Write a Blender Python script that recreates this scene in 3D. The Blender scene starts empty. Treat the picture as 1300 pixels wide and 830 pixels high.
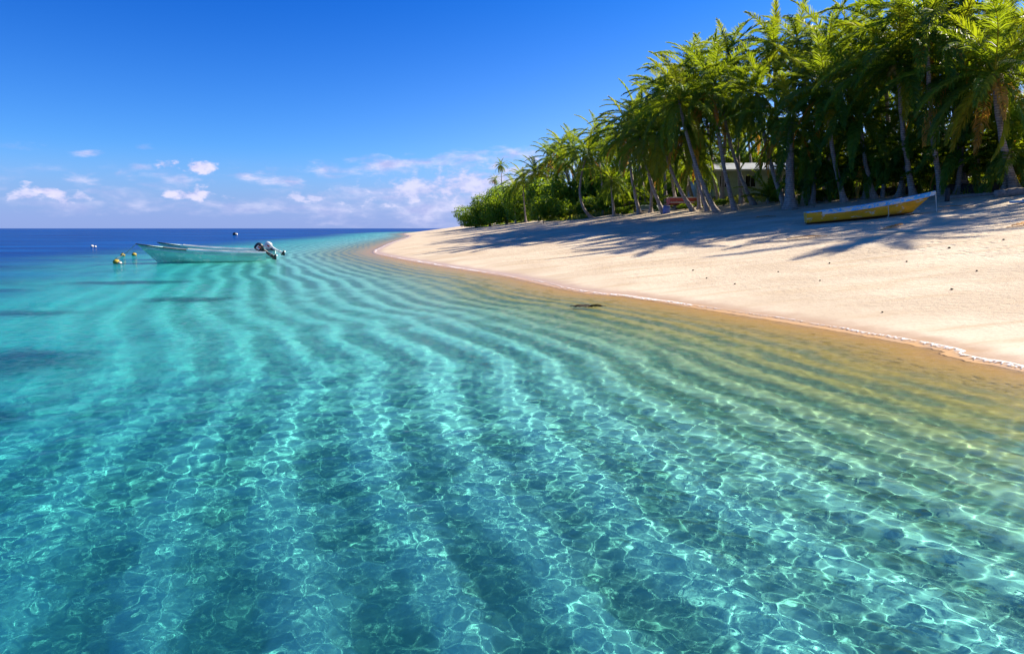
import bpy, bmesh, math, random
import numpy as np
from mathutils import Vector, Matrix, Euler, noise as mnoise

random.seed(7)
rng = np.random.default_rng(7)
R = math.radians
scene = bpy.context.scene
col = scene.collection

# ------------------------------------------------------------------ camera
CAM_H = 1.8
PITCH = math.atan(125 / 867.0)
cam_data = bpy.data.cameras.new('camera')
cam = bpy.data.objects.new('camera', cam_data)
col.objects.link(cam)
cam.location = (0, 0, CAM_H)
cam.rotation_euler = (R(90) - PITCH, 0, 0)
cam_data.sensor_width = 36
cam_data.lens = 867.0 / 1300 * 36
cam_data.clip_start = 0.05
cam_data.clip_end = 60000
scene.camera = cam

SUN_AZ = R(24)      # from +X towards +Y
SUN_EL = R(38)


def ray(px, py):
    x = (px - 650) / 867.0
    u = (415 - py) / 867.0
    c, s = math.cos(PITCH), math.sin(PITCH)
    return Vector((x, c + u * s, -s + u * c))


def sea(px, py):
    d = ray(px, py)
    t = -CAM_H / d.z
    return (d.x * t, d.y * t)


# ------------------------------------------------------------------ shoreline
shore_px = [(1300, 470), (1200, 445), (1100, 426), (1000, 409), (900, 393), (800, 377), (735, 370),
            (650, 352), (600, 344), (550, 336), (505, 328), (476, 321), (482, 315), (500, 307), (520, 300)]
pts = [(60, -120), (30, -50), (15, -14), (10.2, 0)] + [sea(*p) for p in shore_px] + \
      [(-36, 230), (-44, 310), (-40, 350), (-10, 385), (100, 420), (900, 900)]


def catmull(P, n=6):
    out = []
    P = [np.array(p, float) for p in P]
    for i in range(len(P) - 1):
        p0, p1, p2, p3 = P[max(i - 1, 0)], P[i], P[i + 1], P[min(i + 2, len(P) - 1)]
        for k in range(n):
            t = k / n
            out.append(0.5 * ((2 * p1) + (p2 - p0) * t + (2 * p0 - 5 * p1 + 4 * p2 - p3) * t * t
                              + (3 * p1 - p0 - 3 * p2 + p3) * t ** 3))
    out.append(P[-1])
    return np.array(out)


SH = catmull(pts, 6)
LAND = np.vstack([SH, [[3000, 900], [3000, -3000], [60, -3000]]])


def shore_dist(x, y):
    x = np.atleast_1d(np.asarray(x, float)); y = np.atleast_1d(np.asarray(y, float))
    best = np.full(x.shape, 1e18)
    for i in range(len(SH) - 1):
        a, b = SH[i], SH[i + 1]
        ab = b - a
        L2 = (ab * ab).sum()
        t = np.clip(((x - a[0]) * ab[0] + (y - a[1]) * ab[1]) / L2, 0, 1)
        q = (x - a[0] - t * ab[0]) ** 2 + (y - a[1] - t * ab[1]) ** 2
        np.minimum(best, q, out=best)
    inside = np.zeros(x.shape, bool)
    n = len(LAND)
    for i in range(n):
        x1, y1 = LAND[i]; x2, y2 = LAND[(i + 1) % n]
        if y1 == y2:
            continue
        c = ((y1 > y) != (y2 > y)) & (x < (x2 - x1) * (y - y1) / (y2 - y1) + x1)
        inside ^= c
    d = np.sqrt(best)
    return np.where(inside, d, -d)


def sstep(a, b, x):
    t = np.clip((x - a) / (b - a), 0, 1)
    return t * t * (3 - 2 * t)


# a value noise in numpy (smooth), for terrain detail
def vnoise(x, y, seed=0):
    xi = np.floor(x).astype(np.int64); yi = np.floor(y).astype(np.int64)
    xf = x - xi; yf = y - yi

    def h(a, b):
        v = np.sin(a * 127.1 + b * 311.7 + seed * 74.7) * 43758.5453
        return v - np.floor(v)
    u = xf * xf * (3 - 2 * xf); v = yf * yf * (3 - 2 * yf)
    return (h(xi, yi) * (1 - u) + h(xi + 1, yi) * u) * (1 - v) + (h(xi, yi + 1) * (1 - u) + h(xi + 1, yi + 1) * u) * v


def fbm(x, y, seed=0, octv=4):
    s = 0; a = 0.5
    for k in range(octv):
        s = s + a * vnoise(x, y, seed + k); a *= 0.5; x = x * 2.03 + 11.3; y = y * 2.03 + 5.1
    return s


ZD = np.array([-3000, -700, -260, -120, -60, -34, -20, -12, -8, -4, -1.5, 0, 1.5, 6, 14, 22, 30, 38, 60, 200, 3000.])
ZZ = np.array([-60, -40, -22, -12.0, -5.5, -3.0, -1.6, -.90, -.58, -.35, -.15, 0, .20, .72, 1.74, 2.80, 4.00, 4.85, 5.2, 5.4, 5.4])


def bars(x, y, d):
    w = fbm(x * .11 + 3, y * .11, 5, 3) * 1.7 + (fbm(x * .6, y * .6, 9, 2) - .4) * .36
    w = w + (fbm(x * .55 + y * .2, y * .28, 41, 3) - .43) * .9
    ad = np.maximum(-d, 0) + w * .6
    ph = np.log(np.maximum(1 + .085 * ad, .2)) / .036 * 2 * math.pi * .93
    s = np.sin(ph) * .5 + .5
    s = s ** 1.6
    br = sstep(.3, .52, fbm(x * .35 + 9, y * .35 + 2, 31, 2)) * .62 + .38
    return s, br


def height(x, y, d=None, fine=True):
    x = np.atleast_1d(np.asarray(x, float)); y = np.atleast_1d(np.asarray(y, float))
    if d is None:
        d = shore_dist(x, y)
    # smooth profile
    z = (np.interp(d - 1, ZD, ZZ) + np.interp(d, ZD, ZZ) * 2 + np.interp(d + 1, ZD, ZZ)) / 4
    if fine:
        s, br = bars(x, y, d)
        amp = .085 * sstep(-.7, -1.8, d) * (.22 + .78 * sstep(-1.5, -6, d)) * sstep(-22, -9, d)
        z = z + (s - .5) * br * amp
        z = z + (fbm(x * .5, y * .5, 3, 3) - .45) * .10 * sstep(2, 9, d) + (fbm(x * .06, y * .06, 8, 2) - .4) * .5 * sstep(10, 26, d)
        z = z - .30 * (fbm(x * .22, y * .22, 77, 3) - .42) * sstep(-9, -16, d)
    return z


def hit(px, py, tmax=900):
    """point of the terrain seen at a pixel"""
    d = ray(px, py)
    t = np.concatenate([np.arange(2, 120, .1), np.arange(120, tmax, 1.0)])
    X = d.x * t; Y = d.y * t; Z = CAM_H + d.z * t
    H = height(X, Y)
    k = np.argmax(Z < H)
    if not (Z < H).any():
        k = np.argmin((Z - H) / t)
    return Vector((X[k], Y[k], float(H[k])))


def ground_z(x, y):
    return float(height([x], [y])[0])


def link(name, me, parent=None, mat=None):
    o = bpy.data.objects.new(name, me)
    col.objects.link(o)
    if parent is not None:
        o.parent = parent
    if mat is not None:
        me.materials.append(mat)
    return o


def tag(o, label=None, cat=None, group=None, kind=None):
    if label: o['label'] = label
    if cat: o['category'] = cat
    if group: o['group'] = group
    if kind: o['kind'] = kind
    return o


def np_mesh(name, co, faces, smooth=True):
    """co (n,3), faces (m,4) or (m,3)"""
    me = bpy.data.meshes.new(name)
    n = len(co); m, k = faces.shape
    me.vertices.add(n); me.vertices.foreach_set('co', np.asarray(co, np.float32).ravel())
    me.loops.add(m * k); me.loops.foreach_set('vertex_index', faces.astype(np.int32).ravel())
    me.polygons.add(m)
    me.polygons.foreach_set('loop_start', np.arange(0, m * k, k, dtype=np.int32))
    me.polygons.foreach_set('loop_total', np.full(m, k, np.int32))
    if smooth:
        me.polygons.foreach_set('use_smooth', np.ones(m, bool))
    me.update(); me.validate()
    return me


def polar(dth_deg, dr, r0, r1, far=40000, half=46):
    """rings round the camera's standing point, denser ahead; returns X, Y, faces"""
    th = list(np.arange(-half, half, dth_deg))
    t = half
    st = dth_deg
    while t < 360 - half:
        th.append(t); st = min(st * 1.15, 3.0); t += st
    th = np.array(th)
    rr = [r0]
    while rr[-1] < far:
        r = rr[-1]
        rr.append(r * (1 + (dr if r < r1 else min(dr * (r / r1) ** 0.7, .25))))
    rr = np.array(rr)
    A, Rr = np.meshgrid(np.radians(90 - th), rr)
    X = Rr * np.cos(A); Y = Rr * np.sin(A)
    nr, nt = X.shape
    i, j = np.meshgrid(np.arange(nr - 1), np.arange(nt), indexing='ij')
    j2 = (j + 1) % nt
    F = np.stack([i * nt + j, i * nt + j2, (i + 1) * nt + j2, (i + 1) * nt + j], -1).reshape(-1, 4)
    return X.ravel(), Y.ravel(), Rr.ravel(), F, nt


def cap(co, F, nt, z):
    """close the hole in the middle with a fan"""
    n = len(co)
    co = np.vstack([co, [[0, 0, z]]])
    k = np.arange(0, nt)
    tri = np.stack([k, np.full(nt, n), (k + 1) % nt], -1)
    return co, tri


def grid_mesh(name, co, F, nt, zc):
    co2, tri = cap(co, F, nt, zc)
    me = bpy.data.meshes.new(name)
    m4, m3 = len(F), len(tri)
    me.vertices.add(len(co2)); me.vertices.foreach_set('co', co2.astype(np.float32).ravel())
    # make the normals point up
    Fq = F
    loops = np.concatenate([Fq.ravel(), tri.ravel()]).astype(np.int32)
    me.loops.add(len(loops)); me.loops.foreach_set('vertex_index', loops)
    me.polygons.add(m4 + m3)
    me.polygons.foreach_set('loop_start', np.concatenate([np.arange(0, m4 * 4, 4), m4 * 4 + np.arange(0, m3 * 3, 3)]).astype(np.int32))
    me.polygons.foreach_set('loop_total', np.concatenate([np.full(m4, 4), np.full(m3, 3)]).astype(np.int32))
    me.polygons.foreach_set('use_smooth', np.ones(m4 + m3, bool))
    me.update(); me.validate()
    return me


# ------------------------------------------------------------------ node helper
class NT:
    def __init__(s, nt):
        s.nt = nt; s.n = nt.nodes; s.l = nt.links
        s.n.clear()

    def new(s, typ, **kw):
        nd = s.n.new(typ)
        for k, v in kw.items():
            if k == 'i':
                for kk, vv in v.items():
                    s.set(nd, kk, vv)
            else:
                setattr(nd, k, v)
        return nd

    def set(s, nd, key, v):
        inp = nd.inputs[key]
        if isinstance(v, bpy.types.NodeSocket):
            s.l.new(v, inp)
        else:
            inp.default_value = v

    def math(s, op, a, b=None, clamp=False):
        nd = s.n.new('ShaderNodeMath'); nd.operation = op; nd.use_clamp = clamp
        s.set(nd, 0, a)
        if b is not None: s.set(nd, 1, b)
        return nd.outputs[0]

    def maprange(s, v, a, b, c=0., d=1., smooth=True):
        nd = s.n.new('ShaderNodeMapRange')
        nd.interpolation_type = 'SMOOTHSTEP' if smooth else 'LINEAR'
        for k, x in zip((0, 1, 2, 3, 4), (v, a, b, c, d)):
            s.set(nd, k, x)
        return nd.outputs[0]

    def mix(s, f, a, b, mode='MIX'):
        nd = s.n.new('ShaderNodeMix'); nd.data_type = 'RGBA'; nd.blend_type = mode
        s.set(nd, 0, f)
        s.set(nd, 6, a if isinstance(a, bpy.types.NodeSocket) else (*a, 1)[:4])
        s.set(nd, 7, b if isinstance(b, bpy.types.NodeSocket) else (*b, 1)[:4])
        return nd.outputs[2]

    def noise(s, vec, scale, detail=4, rough=.5, dist=0., out=0, typ=None):
        nd = s.n.new('ShaderNodeTexNoise')
        if vec is not None: s.set(nd, 'Vector', vec)
        s.set(nd, 'Scale', scale); s.set(nd, 'Detail', detail); s.set(nd, 'Roughness', rough); s.set(nd, 'Distortion', dist)
        return nd.outputs[out]

    def attr(s, name):
        nd = s.n.new('ShaderNodeAttribute'); nd.attribute_name = name
        return nd.outputs['Fac']

    def scalevec(s, vec, sc, rot=(0, 0, 0), loc=(0, 0, 0)):
        nd = s.n.new('ShaderNodeMapping')
        s.set(nd, 'Vector', vec); nd.inputs['Scale'].default_value = sc
        nd.inputs['Rotation'].default_value = rot; nd.inputs['Location'].default_value = loc
        return nd.outputs[0]


def newmat(name):
    m = bpy.data.materials.new(name); m.use_nodes = True
    t = NT(m.node_tree)
    out = t.new('ShaderNodeOutputMaterial')
    return m, t, out


def simple(name, c, rough=.6, var=.25, scale=8., c2=None, bump=.0, spec=.3, metal=0., coord='Object', bscale=None):
    """a painted or natural surface with uneven colour and a little relief"""
    m, t, out = newmat(name)
    tc = t.new('ShaderNodeTexCoord').outputs[coord]
    n = t.noise(tc, scale, 6, .6)
    f = t.maprange(n, .3, .72)
    c2 = c2 or tuple(x * (1 - var) for x in c)
    cc = t.mix(f, c, c2)
    p = t.new('ShaderNodeBsdfPrincipled', i={'Base Color': cc, 'Roughness': rough, 'Specular IOR Level': spec, 'Metallic': metal})
    if bump:
        b = t.new('ShaderNodeBump', i={'Strength': bump, 'Distance': .02, 'Height': t.noise(tc, bscale or scale * 4, 4, .6)})
        t.set(p, 'Normal', b.outputs[0])
    t.l.new(p.outputs[0], out.inputs[0])
    return m
WAVE_A = .00068; LAM0 = .06; LAMP = .95
LAM1 = .45
REFL = .5
WATER_C = (.25, .915, .945); WATER_D = 1.0
SKY_TINT = (.02, .36, .86); SKY_LOW = (.36, .62, 1.0); SKY_S = .08; SKY_SAT = 1.25
HAZE_C = (1.7, 2.2, 4.7); HAZE_F = .8
CLOUD_A = (2.7, 2.9, 4.9); CLOUD_B = (4.5, 4.4, 5.8)
EXPOSURE = 1.2
# px, py, half width, half height, tilt, puffy, density
CLOUDS = [(224, 213, 15, 6, 0, 1), (259, 214, 17, 7, 0, 1), (120, 199, 18, 5, 0, .3, .7), (50, 192, 35, 5, 0, .3, .3), (193, 192, 12, 4, 0, .3, .35),
          (118, 229, 40, 8, 0, .4, .8), (175, 226, 26, 7, 0, .4, .6), (190, 214, 14, 4, 0, .3, .5), (228, 231, 14, 5, 0, .3, .6),
          (248, 248, 22, 7, .15, 1), (75, 245, 22, 6, -.25, 1), (45, 251, 18, 7, 0, 1, .8), (90, 257, 14, 8, -.5, 1, .8), (112, 251, 12, 5, 0, .8, .6),
          (330, 229, 75, 9, .03, .4, .85), (12, 242, 25, 5, 0, .3, .5),
          (302, 252, 12, 3, 0, .8, .5), (380, 251, 14, 6, 0, 1, .7), (405, 252, 18, 6, 0, 1, .7),
          (525, 211, 130, 8, .085, .3, .9, .22), (540, 243, 85, 13, .1, 1, .8, .3), (600, 236, 90, 19, .1, 1, .85, .25), (500, 250, 90, 10, 0, .4, .7, .15), (560, 262, 130, 17, 0, .4, .75, .1), (300, 262, 260, 9, 0, .4, .5, .25),
          (760, 210, 140, 14, 0, .4, .6), (1000, 240, 260, 14, 0, .4, .5)]
VEG = True
SCAT = .03; TRANSP = .15
WEEDS = [(-8.3, 9.9, 2.6, 1.4), (-8.6, 18.3, 1.7, .8), (-11.5, 15.6, 2.0, .7), (-5.9, 7.2, .8, .35), (-13.5, 24, 3, 1.0), (-17, 21, 2.5, 1.0), (-14, 12.5, 2.2, 1.0)]
# ------------------------------------------------------------------ sand (one sheet: sea bed, beach, inland)
X, Y, RR, F, nt = polar(0.22, 0.0105, 0.7, 90, half=45)
D = shore_dist(X, Y)
Z = height(X, Y, D)
co = np.stack([X, Y, Z], -1)
me = grid_mesh('sand_ground', co, F, nt, ground_z(0, 0))
nv = len(me.vertices)
s_, br_ = bars(X, Y, D)
at = me.attributes.new('shore', 'FLOAT', 'POINT'); at.data.foreach_set('value', np.append(D, D[0]).astype(np.float32))
at = me.attributes.new('bar', 'FLOAT', 'POINT'); at.data.foreach_set('value', np.append(s_ * br_ + (1 - br_) * .45, 0.5).astype(np.float32))

m, t, out = newmat('sand')
pos = t.new('ShaderNodeNewGeometry').outputs['Position']
flat = t.scalevec(pos, (1, 1, 0))
d = t.attr('shore'); bar = t.attr('bar')
big = t.noise(flat, .35, 5, .55)
mid = t.noise(flat, 2.2, 6, .6)
finen = t.noise(flat, 60, 4, .6)
dn = t.math('ADD', d, t.math('MULTIPLY', t.math('SUBTRACT', mid, .5), .8))
# dry beach
dry = t.mix(t.maprange(big, .35, .65), (.62, .515, .375), (.50, .40, .28))
streak = t.noise(t.scalevec(pos, (.25, 1.6, 0), (0, 0, R(24))), 1.0, 6, .62)
dry = t.mix(t.math('MULTIPLY', t.maprange(streak, .47, .70), .75), dry, (.45, .33, .20))
dry = t.mix(t.math('MULTIPLY', t.maprange(t.noise(flat, 16, 6, .7), .45, .75), .6), dry, (.36, .26, .17))
speck = t.new('ShaderNodeTexVoronoi', i={'Vector': flat, 'Scale': 7.0})
sp = t.math('MULTIPLY', t.maprange(speck.outputs['Distance'], .16, .07), t.maprange(t.noise(t.scalevec(pos, (.3, 1.4, 0), (0, 0, R(24))), .9, 4, .7), .46, .60))
sp = t.math('MULTIPLY', sp, t.maprange(d, 2.2, 5))
dry = t.mix(t.math('MULTIPLY', sp, .75), dry, (.16, .09, .045))
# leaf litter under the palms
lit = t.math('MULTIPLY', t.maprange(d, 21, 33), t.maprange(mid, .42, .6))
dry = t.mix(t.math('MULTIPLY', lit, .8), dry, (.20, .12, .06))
# wet swash
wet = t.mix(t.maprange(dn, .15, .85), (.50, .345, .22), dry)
# shallow golden bottom, then pale sand, with darker weedy grains in the troughs
shal = t.mix(t.maprange(dn, -6.5, -1.9), (.88, .83, .68), (.74, .40, .10))
trough = t.math('MULTIPLY', t.maprange(d, -17, -7), 1.0)
trough = t.math('MULTIPLY', trough, t.maprange(t.math('ADD', bar, t.math('MULTIPLY', t.math('SUBTRACT', t.noise(flat, 1.4, 5, .62), .5), 1.3)), .64, .16))
shal = t.mix(t.math('MULTIPLY', trough, t.maprange(d, -.5, -2.4, 0, .86)), shal, (.15, .21, .15))
shal = t.mix(t.math('MULTIPLY', t.maprange(finen, .4, .8), .3), shal, (.25, .22, .15))
# reef and weed patches further out
wp = t.noise(t.scalevec(pos, (.55, 1.0, 0), (0, 0, R(10))), .30, 5, .62, .4)
weed = t.math('MULTIPLY', t.maprange(wp, .56, .66), t.maprange(d, -11, -20, 0, .93))
rock = t.math('MULTIPLY', t.maprange(t.noise(flat, 1.15, 5, .6, .5), .50, .64), t.maprange(d, -11, -16, 0, .40))
for (cx_, cy_, rx_, ry_) in WEEDS:
    mp = t.new('ShaderNodeMapping', vector_type='TEXTURE'); t.set(mp, 'Vector', flat)
    mp.inputs['Location'].default_value = (cx_, cy_, 0); mp.inputs['Scale'].default_value = (rx_, ry_, 1)
    ln = t.new('ShaderNodeVectorMath', operation='LENGTH', i={0: mp.outputs[0]}).outputs['Value']
    k_ = t.math('ADD', t.math('SUBTRACT', 1.0, ln), t.math('MULTIPLY', t.math('SUBTRACT', t.noise(t.scalevec(pos, (.6, 1.6, 0)), 1.3, 6, .65), .5), 1.5))
    shal = t.mix(t.maprange(k_, .0, .5, 0, .88), shal, (.04, .05, .035))
shal = t.mix(rock, shal, (.075, .085, .05))
shal = t.mix(weed, shal, (.035, .045, .03))
under = t.maprange(dn, -.5, .3)
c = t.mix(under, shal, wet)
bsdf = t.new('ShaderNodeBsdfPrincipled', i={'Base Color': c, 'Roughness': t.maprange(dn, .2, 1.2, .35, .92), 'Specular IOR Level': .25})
h1 = t.math('ADD', t.math('MULTIPLY', t.noise(flat, 5, 6, .65), .05), t.math('MULTIPLY', finen, .008))
ft = t.new('ShaderNodeTexVoronoi', i={'Vector': t.scalevec(pos, (1, 1, 0)), 'Scale': 3.2, 'Randomness': 1.0})
h1 = t.math('ADD', h1, t.math('MULTIPLY', t.maprange(ft.outputs['Distance'], .05, .42), t.maprange(d, 5, 12, 0, .05)))
b = t.new('ShaderNodeBump', i={'Strength': .9, 'Distance': 1.0, 'Height': t.math('MULTIPLY', h1, t.maprange(d, .5, 3, .12, 1))})
t.set(bsdf, 'Normal', b.outputs[0])
t.l.new(bsdf.outputs[0], out.inputs[0])
ground = link('ground', me, None, m)
tag(ground, 'pale coral sand of the beach sloping down under clear water', None, None, 'structure')
ground.cycles.is_caustics_receiver = True

# ------------------------------------------------------------------ sea surface: real waves
X, Y, RR, F, nt = polar(0.125, 0.0048, 0.8, 55, half=44)
D = shore_dist(X, Y)
res = np.maximum(RR * .0048, .012) * np.where(RR > 55, (RR / 55) ** .7, 1)
Zw = np.zeros_like(X)
wr = np.random.default_rng(3)
NW = 90
for k in range(NW):
    lam = LAM0 * (LAM1 / LAM0) ** (k / (NW - 1)) * wr.uniform(.93, 1.07)
    main = R(205)                       # running towards the beach and the camera
    a = wr.normal(0, 1.1) + main
    amp = WAVE_A * (lam / .3) ** LAMP * wr.uniform(.5, 1.2)
    kx, ky = math.cos(a) * 2 * math.pi / lam, math.sin(a) * 2 * math.pi / lam
    wgt = sstep(1.8, 3.4, lam / res)
    wx = X + .25 * np.sin(Y * .9 + k) ; wy = Y + .25 * np.sin(X * .8 + k * 1.7)
    Zw += amp * wgt * np.sin(kx * wx + ky * wy + wr.uniform(0, 6.28))
patch = .65 + .7 * fbm(X * .35, Y * .35, 51, 3)
Zw *= patch * (.5 + .5 * sstep(-.1, -1.6, D))
# low swell lines parallel with the shore
Zw += .005 * np.sin((D + fbm(X * .2, Y * .2, 61, 2) * 3) * 2 * math.pi / 1.7) * sstep(-1, -5, D) * sstep(-60, -20, D) * (RR < 80)
Zw = np.where(RR > 2500, 0, Zw)
co = np.stack([X, Y, Zw], -1)
me = grid_mesh('sea_surface', co, F, nt, 0)
at = me.attributes.new('shore', 'FLOAT', 'POINT'); at.data.foreach_set('value', np.append(D, D[0]).astype(np.float32))
Hd = np.maximum(-height(X, Y, D), 0)
at = me.attributes.new('depth', 'FLOAT', 'POINT'); at.data.foreach_set('value', np.append(Hd, Hd[0]).astype(np.float32))
m, t, out = newmat('sea_water')
pos = t.new('ShaderNodeNewGeometry').outputs['Position']
flat = t.scalevec(pos, (1, 1, 0))
d = t.attr('shore')
rad = t.new('ShaderNodeVectorMath', operation='LENGTH', i={0: flat}).outputs['Value']
h = t.math('MULTIPLY', t.noise(t.scalevec(pos, (1, 1.5, 0), (0, 0, R(20))), 6.0, 5, .68, .3), .026)
h = t.math('ADD', h, t.math('MULTIPLY', t.noise(flat, .8, 4, .6, .2), t.maprange(rad, 18, 60, 0, .16)))
b = t.new('ShaderNodeBump', i={'Strength': t.maprange(rad, 4, 16, .0, 1), 'Distance': 1.0, 'Height': h})
dep = t.attr('depth')
chan = [t.math('POWER', c_, t.math('MULTIPLY', dep, WATER_D)) for c_ in WATER_C]
comb = t.new('ShaderNodeCombineColor', i={0: chan[0], 1: chan[1], 2: chan[2]}).outputs[0]
rf = t.new('ShaderNodeBsdfRefraction', i={'Roughness': 0.0, 'IOR': 1.333, 'Color': comb, 'Normal': b.outputs[0]})
gs = t.new('ShaderNodeBsdfGlossy', i={'Roughness': .03, 'Color': (1, 1, 1, 1), 'Normal': b.outputs[0]})
fr = t.math('MULTIPLY', t.new('ShaderNodeFresnel', i={'IOR': 1.333, 'Normal': b.outputs[0]}).outputs[0], REFL)
sc = t.new('ShaderNodeBsdfDiffuse', i={'Color': (0.0, .55, .60, 1), 'Normal': b.outputs[0]})
rf = t.new('ShaderNodeMixShader', i={0: t.math('MULTIPLY', t.math('MINIMUM', dep, 1.6), SCAT), 1: rf.outputs[0], 2: sc.outputs[0]})
tp = t.new('ShaderNodeBsdfTransparent', i={'Color': comb})
rf = t.new('ShaderNodeMixShader', i={0: TRANSP, 1: rf.outputs[0], 2: tp.outputs[0]})
gl = t.new('ShaderNodeMixShader', i={0: fr, 1: rf.outputs[0], 2: gs.outputs[0]})
dfz = t.new('ShaderNodeBsdfDiffuse', i={'Color': t.mix(t.maprange(t.noise(t.scalevec(pos, (.35, 1.6, 0)), .09, 5, .6), .35, .65), (.0008, .022, .14), (.001, .060, .25)), 'Normal': b.outputs[0]})
deep = t.new('ShaderNodeMixShader', i={0: t.math('MULTIPLY', fr, .35), 1: dfz.outputs[0], 2: gs.outputs[0]})
dnz = t.math('ADD', d, t.math('MULTIPLY', t.math('SUBTRACT', t.noise(t.scalevec(pos, (.5, 1.5, 0)), .06, 5, .65, .5), .5), 13))
mx = t.new('ShaderNodeMixShader', i={0: t.math('MAXIMUM', t.maprange(dnz, -9.5, -26, 0, .92), t.maprange(d, -110, -200)), 1: gl.outputs[0], 2: deep.outputs[0]})
t.l.new(mx.outputs[0], out.inputs[0])
water = link('water', me, None, m)
tag(water, 'clear turquoise sea water with small glinting ripples', None, None, 'structure')
water.cycles.is_caustics_caster = True
# ------------------------------------------------------------------ leaf and bark materials
def leaf_mat(name, c1, c2, c3, trans=.5, tcol=(.34, .42, .03)):
    m, t, out = newmat(name)
    v = t.attr('var')
    oi = t.new('ShaderNodeObjectInfo').outputs['Random']
    v2 = t.math('ADD', v, t.math('MULTIPLY', t.math('SUBTRACT', oi, .5), .35), clamp=True)
    c = t.mix(t.maprange(v2, .0, .6), c1, c2)
    c = t.mix(t.maprange(v2, .72, 1.0), c, c3)
    df = t.new('ShaderNodeBsdfPrincipled', i={'Base Color': c, 'Roughness': .5, 'Specular IOR Level': .28})
    tr = t.new('ShaderNodeBsdfTranslucent', i={'Color': t.mix(.72, c, tcol)})
    mx = t.new('ShaderNodeMixShader', i={0: trans, 1: df.outputs[0], 2: tr.outputs[0]})
    t.l.new(mx.outputs[0], out.inputs[0])
    return m


M_PALM = leaf_mat('palm_leaf', (.016, .088, .018), (.046, .145, .018), (.34, .29, .02), .48, (.46, .56, .010))
M_DEAD = leaf_mat('dead_palm_leaf', (.26, .12, .03), (.46, .22, .03), (.5, .32, .07), .5, (.85, .40, .03))
M_BROAD = leaf_mat('broad_leaf', (.03, .105, .014), (.07, .17, .016), (.18, .25, .02), .5, (.44, .58, .01))
M_GRASS = leaf_mat('grass_blade', (.06, .13, .02), (.12, .18, .025), (.25, .20, .06), .45, (.42, .42, .04))


def bark(name, c1, c2, rings=True):
    m, t, out = newmat(name)
    tc = t.new('ShaderNodeTexCoord').outputs['Object']
    n = t.noise(tc, 5, 6, .65)
    c = t.mix(t.maprange(n, .35, .65), c1, c2)
    wv = t.new('ShaderNodeTexWave', wave_type='BANDS', bands_direction='Z', i={'Vector': tc, 'Scale': 2.6, 'Distortion': 2.5, 'Detail': 3.0})
    c = t.mix(t.math('MULTIPLY', t.maprange(wv.outputs[1], .0, .35, 1, 0), .55 if rings else .1), c, (.07, .055, .045))
    p = t.new('ShaderNodeBsdfPrincipled', i={'Base Color': c, 'Roughness': .85, 'Specular IOR Level': .2})
    b = t.new('ShaderNodeBump', i={'Strength': .6, 'Distance': .03, 'Height': t.math('ADD', wv.outputs[1], t.math('MULTIPLY', n, 1.2))})
    t.set(p, 'Normal', b.outputs[0])
    t.l.new(p.outputs[0], out.inputs[0])
    return m


M_TRUNK = bark('palm_bark', (.27, .22, .19), (.40, .34, .30))
M_WOODY = bark('tree_bark', (.12, .09, .065), (.2, .16, .12), False)
M_NUT = simple('coconut_husk', (.25, .17, .04), .6, .5, 5, (.10, .12, .02), .2)


def unit(v):
    return v / np.maximum(np.linalg.norm(v, axis=-1, keepdims=True), 1e-9)


class Quads:
    def __init__(s): s.v = []; s.f = []; s.var = []; s.n = 0

    def add(s, V, Fq, var):
        s.v.append(V); s.f.append(Fq + s.n); s.var.append(np.full(len(V), var) if np.isscalar(var) else var); s.n += len(V)

    def mesh(s, name, smooth=False):
        co = np.vstack(s.v); F = np.vstack(s.f)
        me = np_mesh(name, co, F, smooth)
        if len(me.vertices) == len(co):
            at = me.attributes.new('var', 'FLOAT', 'POINT'); at.data.foreach_set('value', np.concatenate(s.var).astype(np.float32))
        return me


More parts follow.
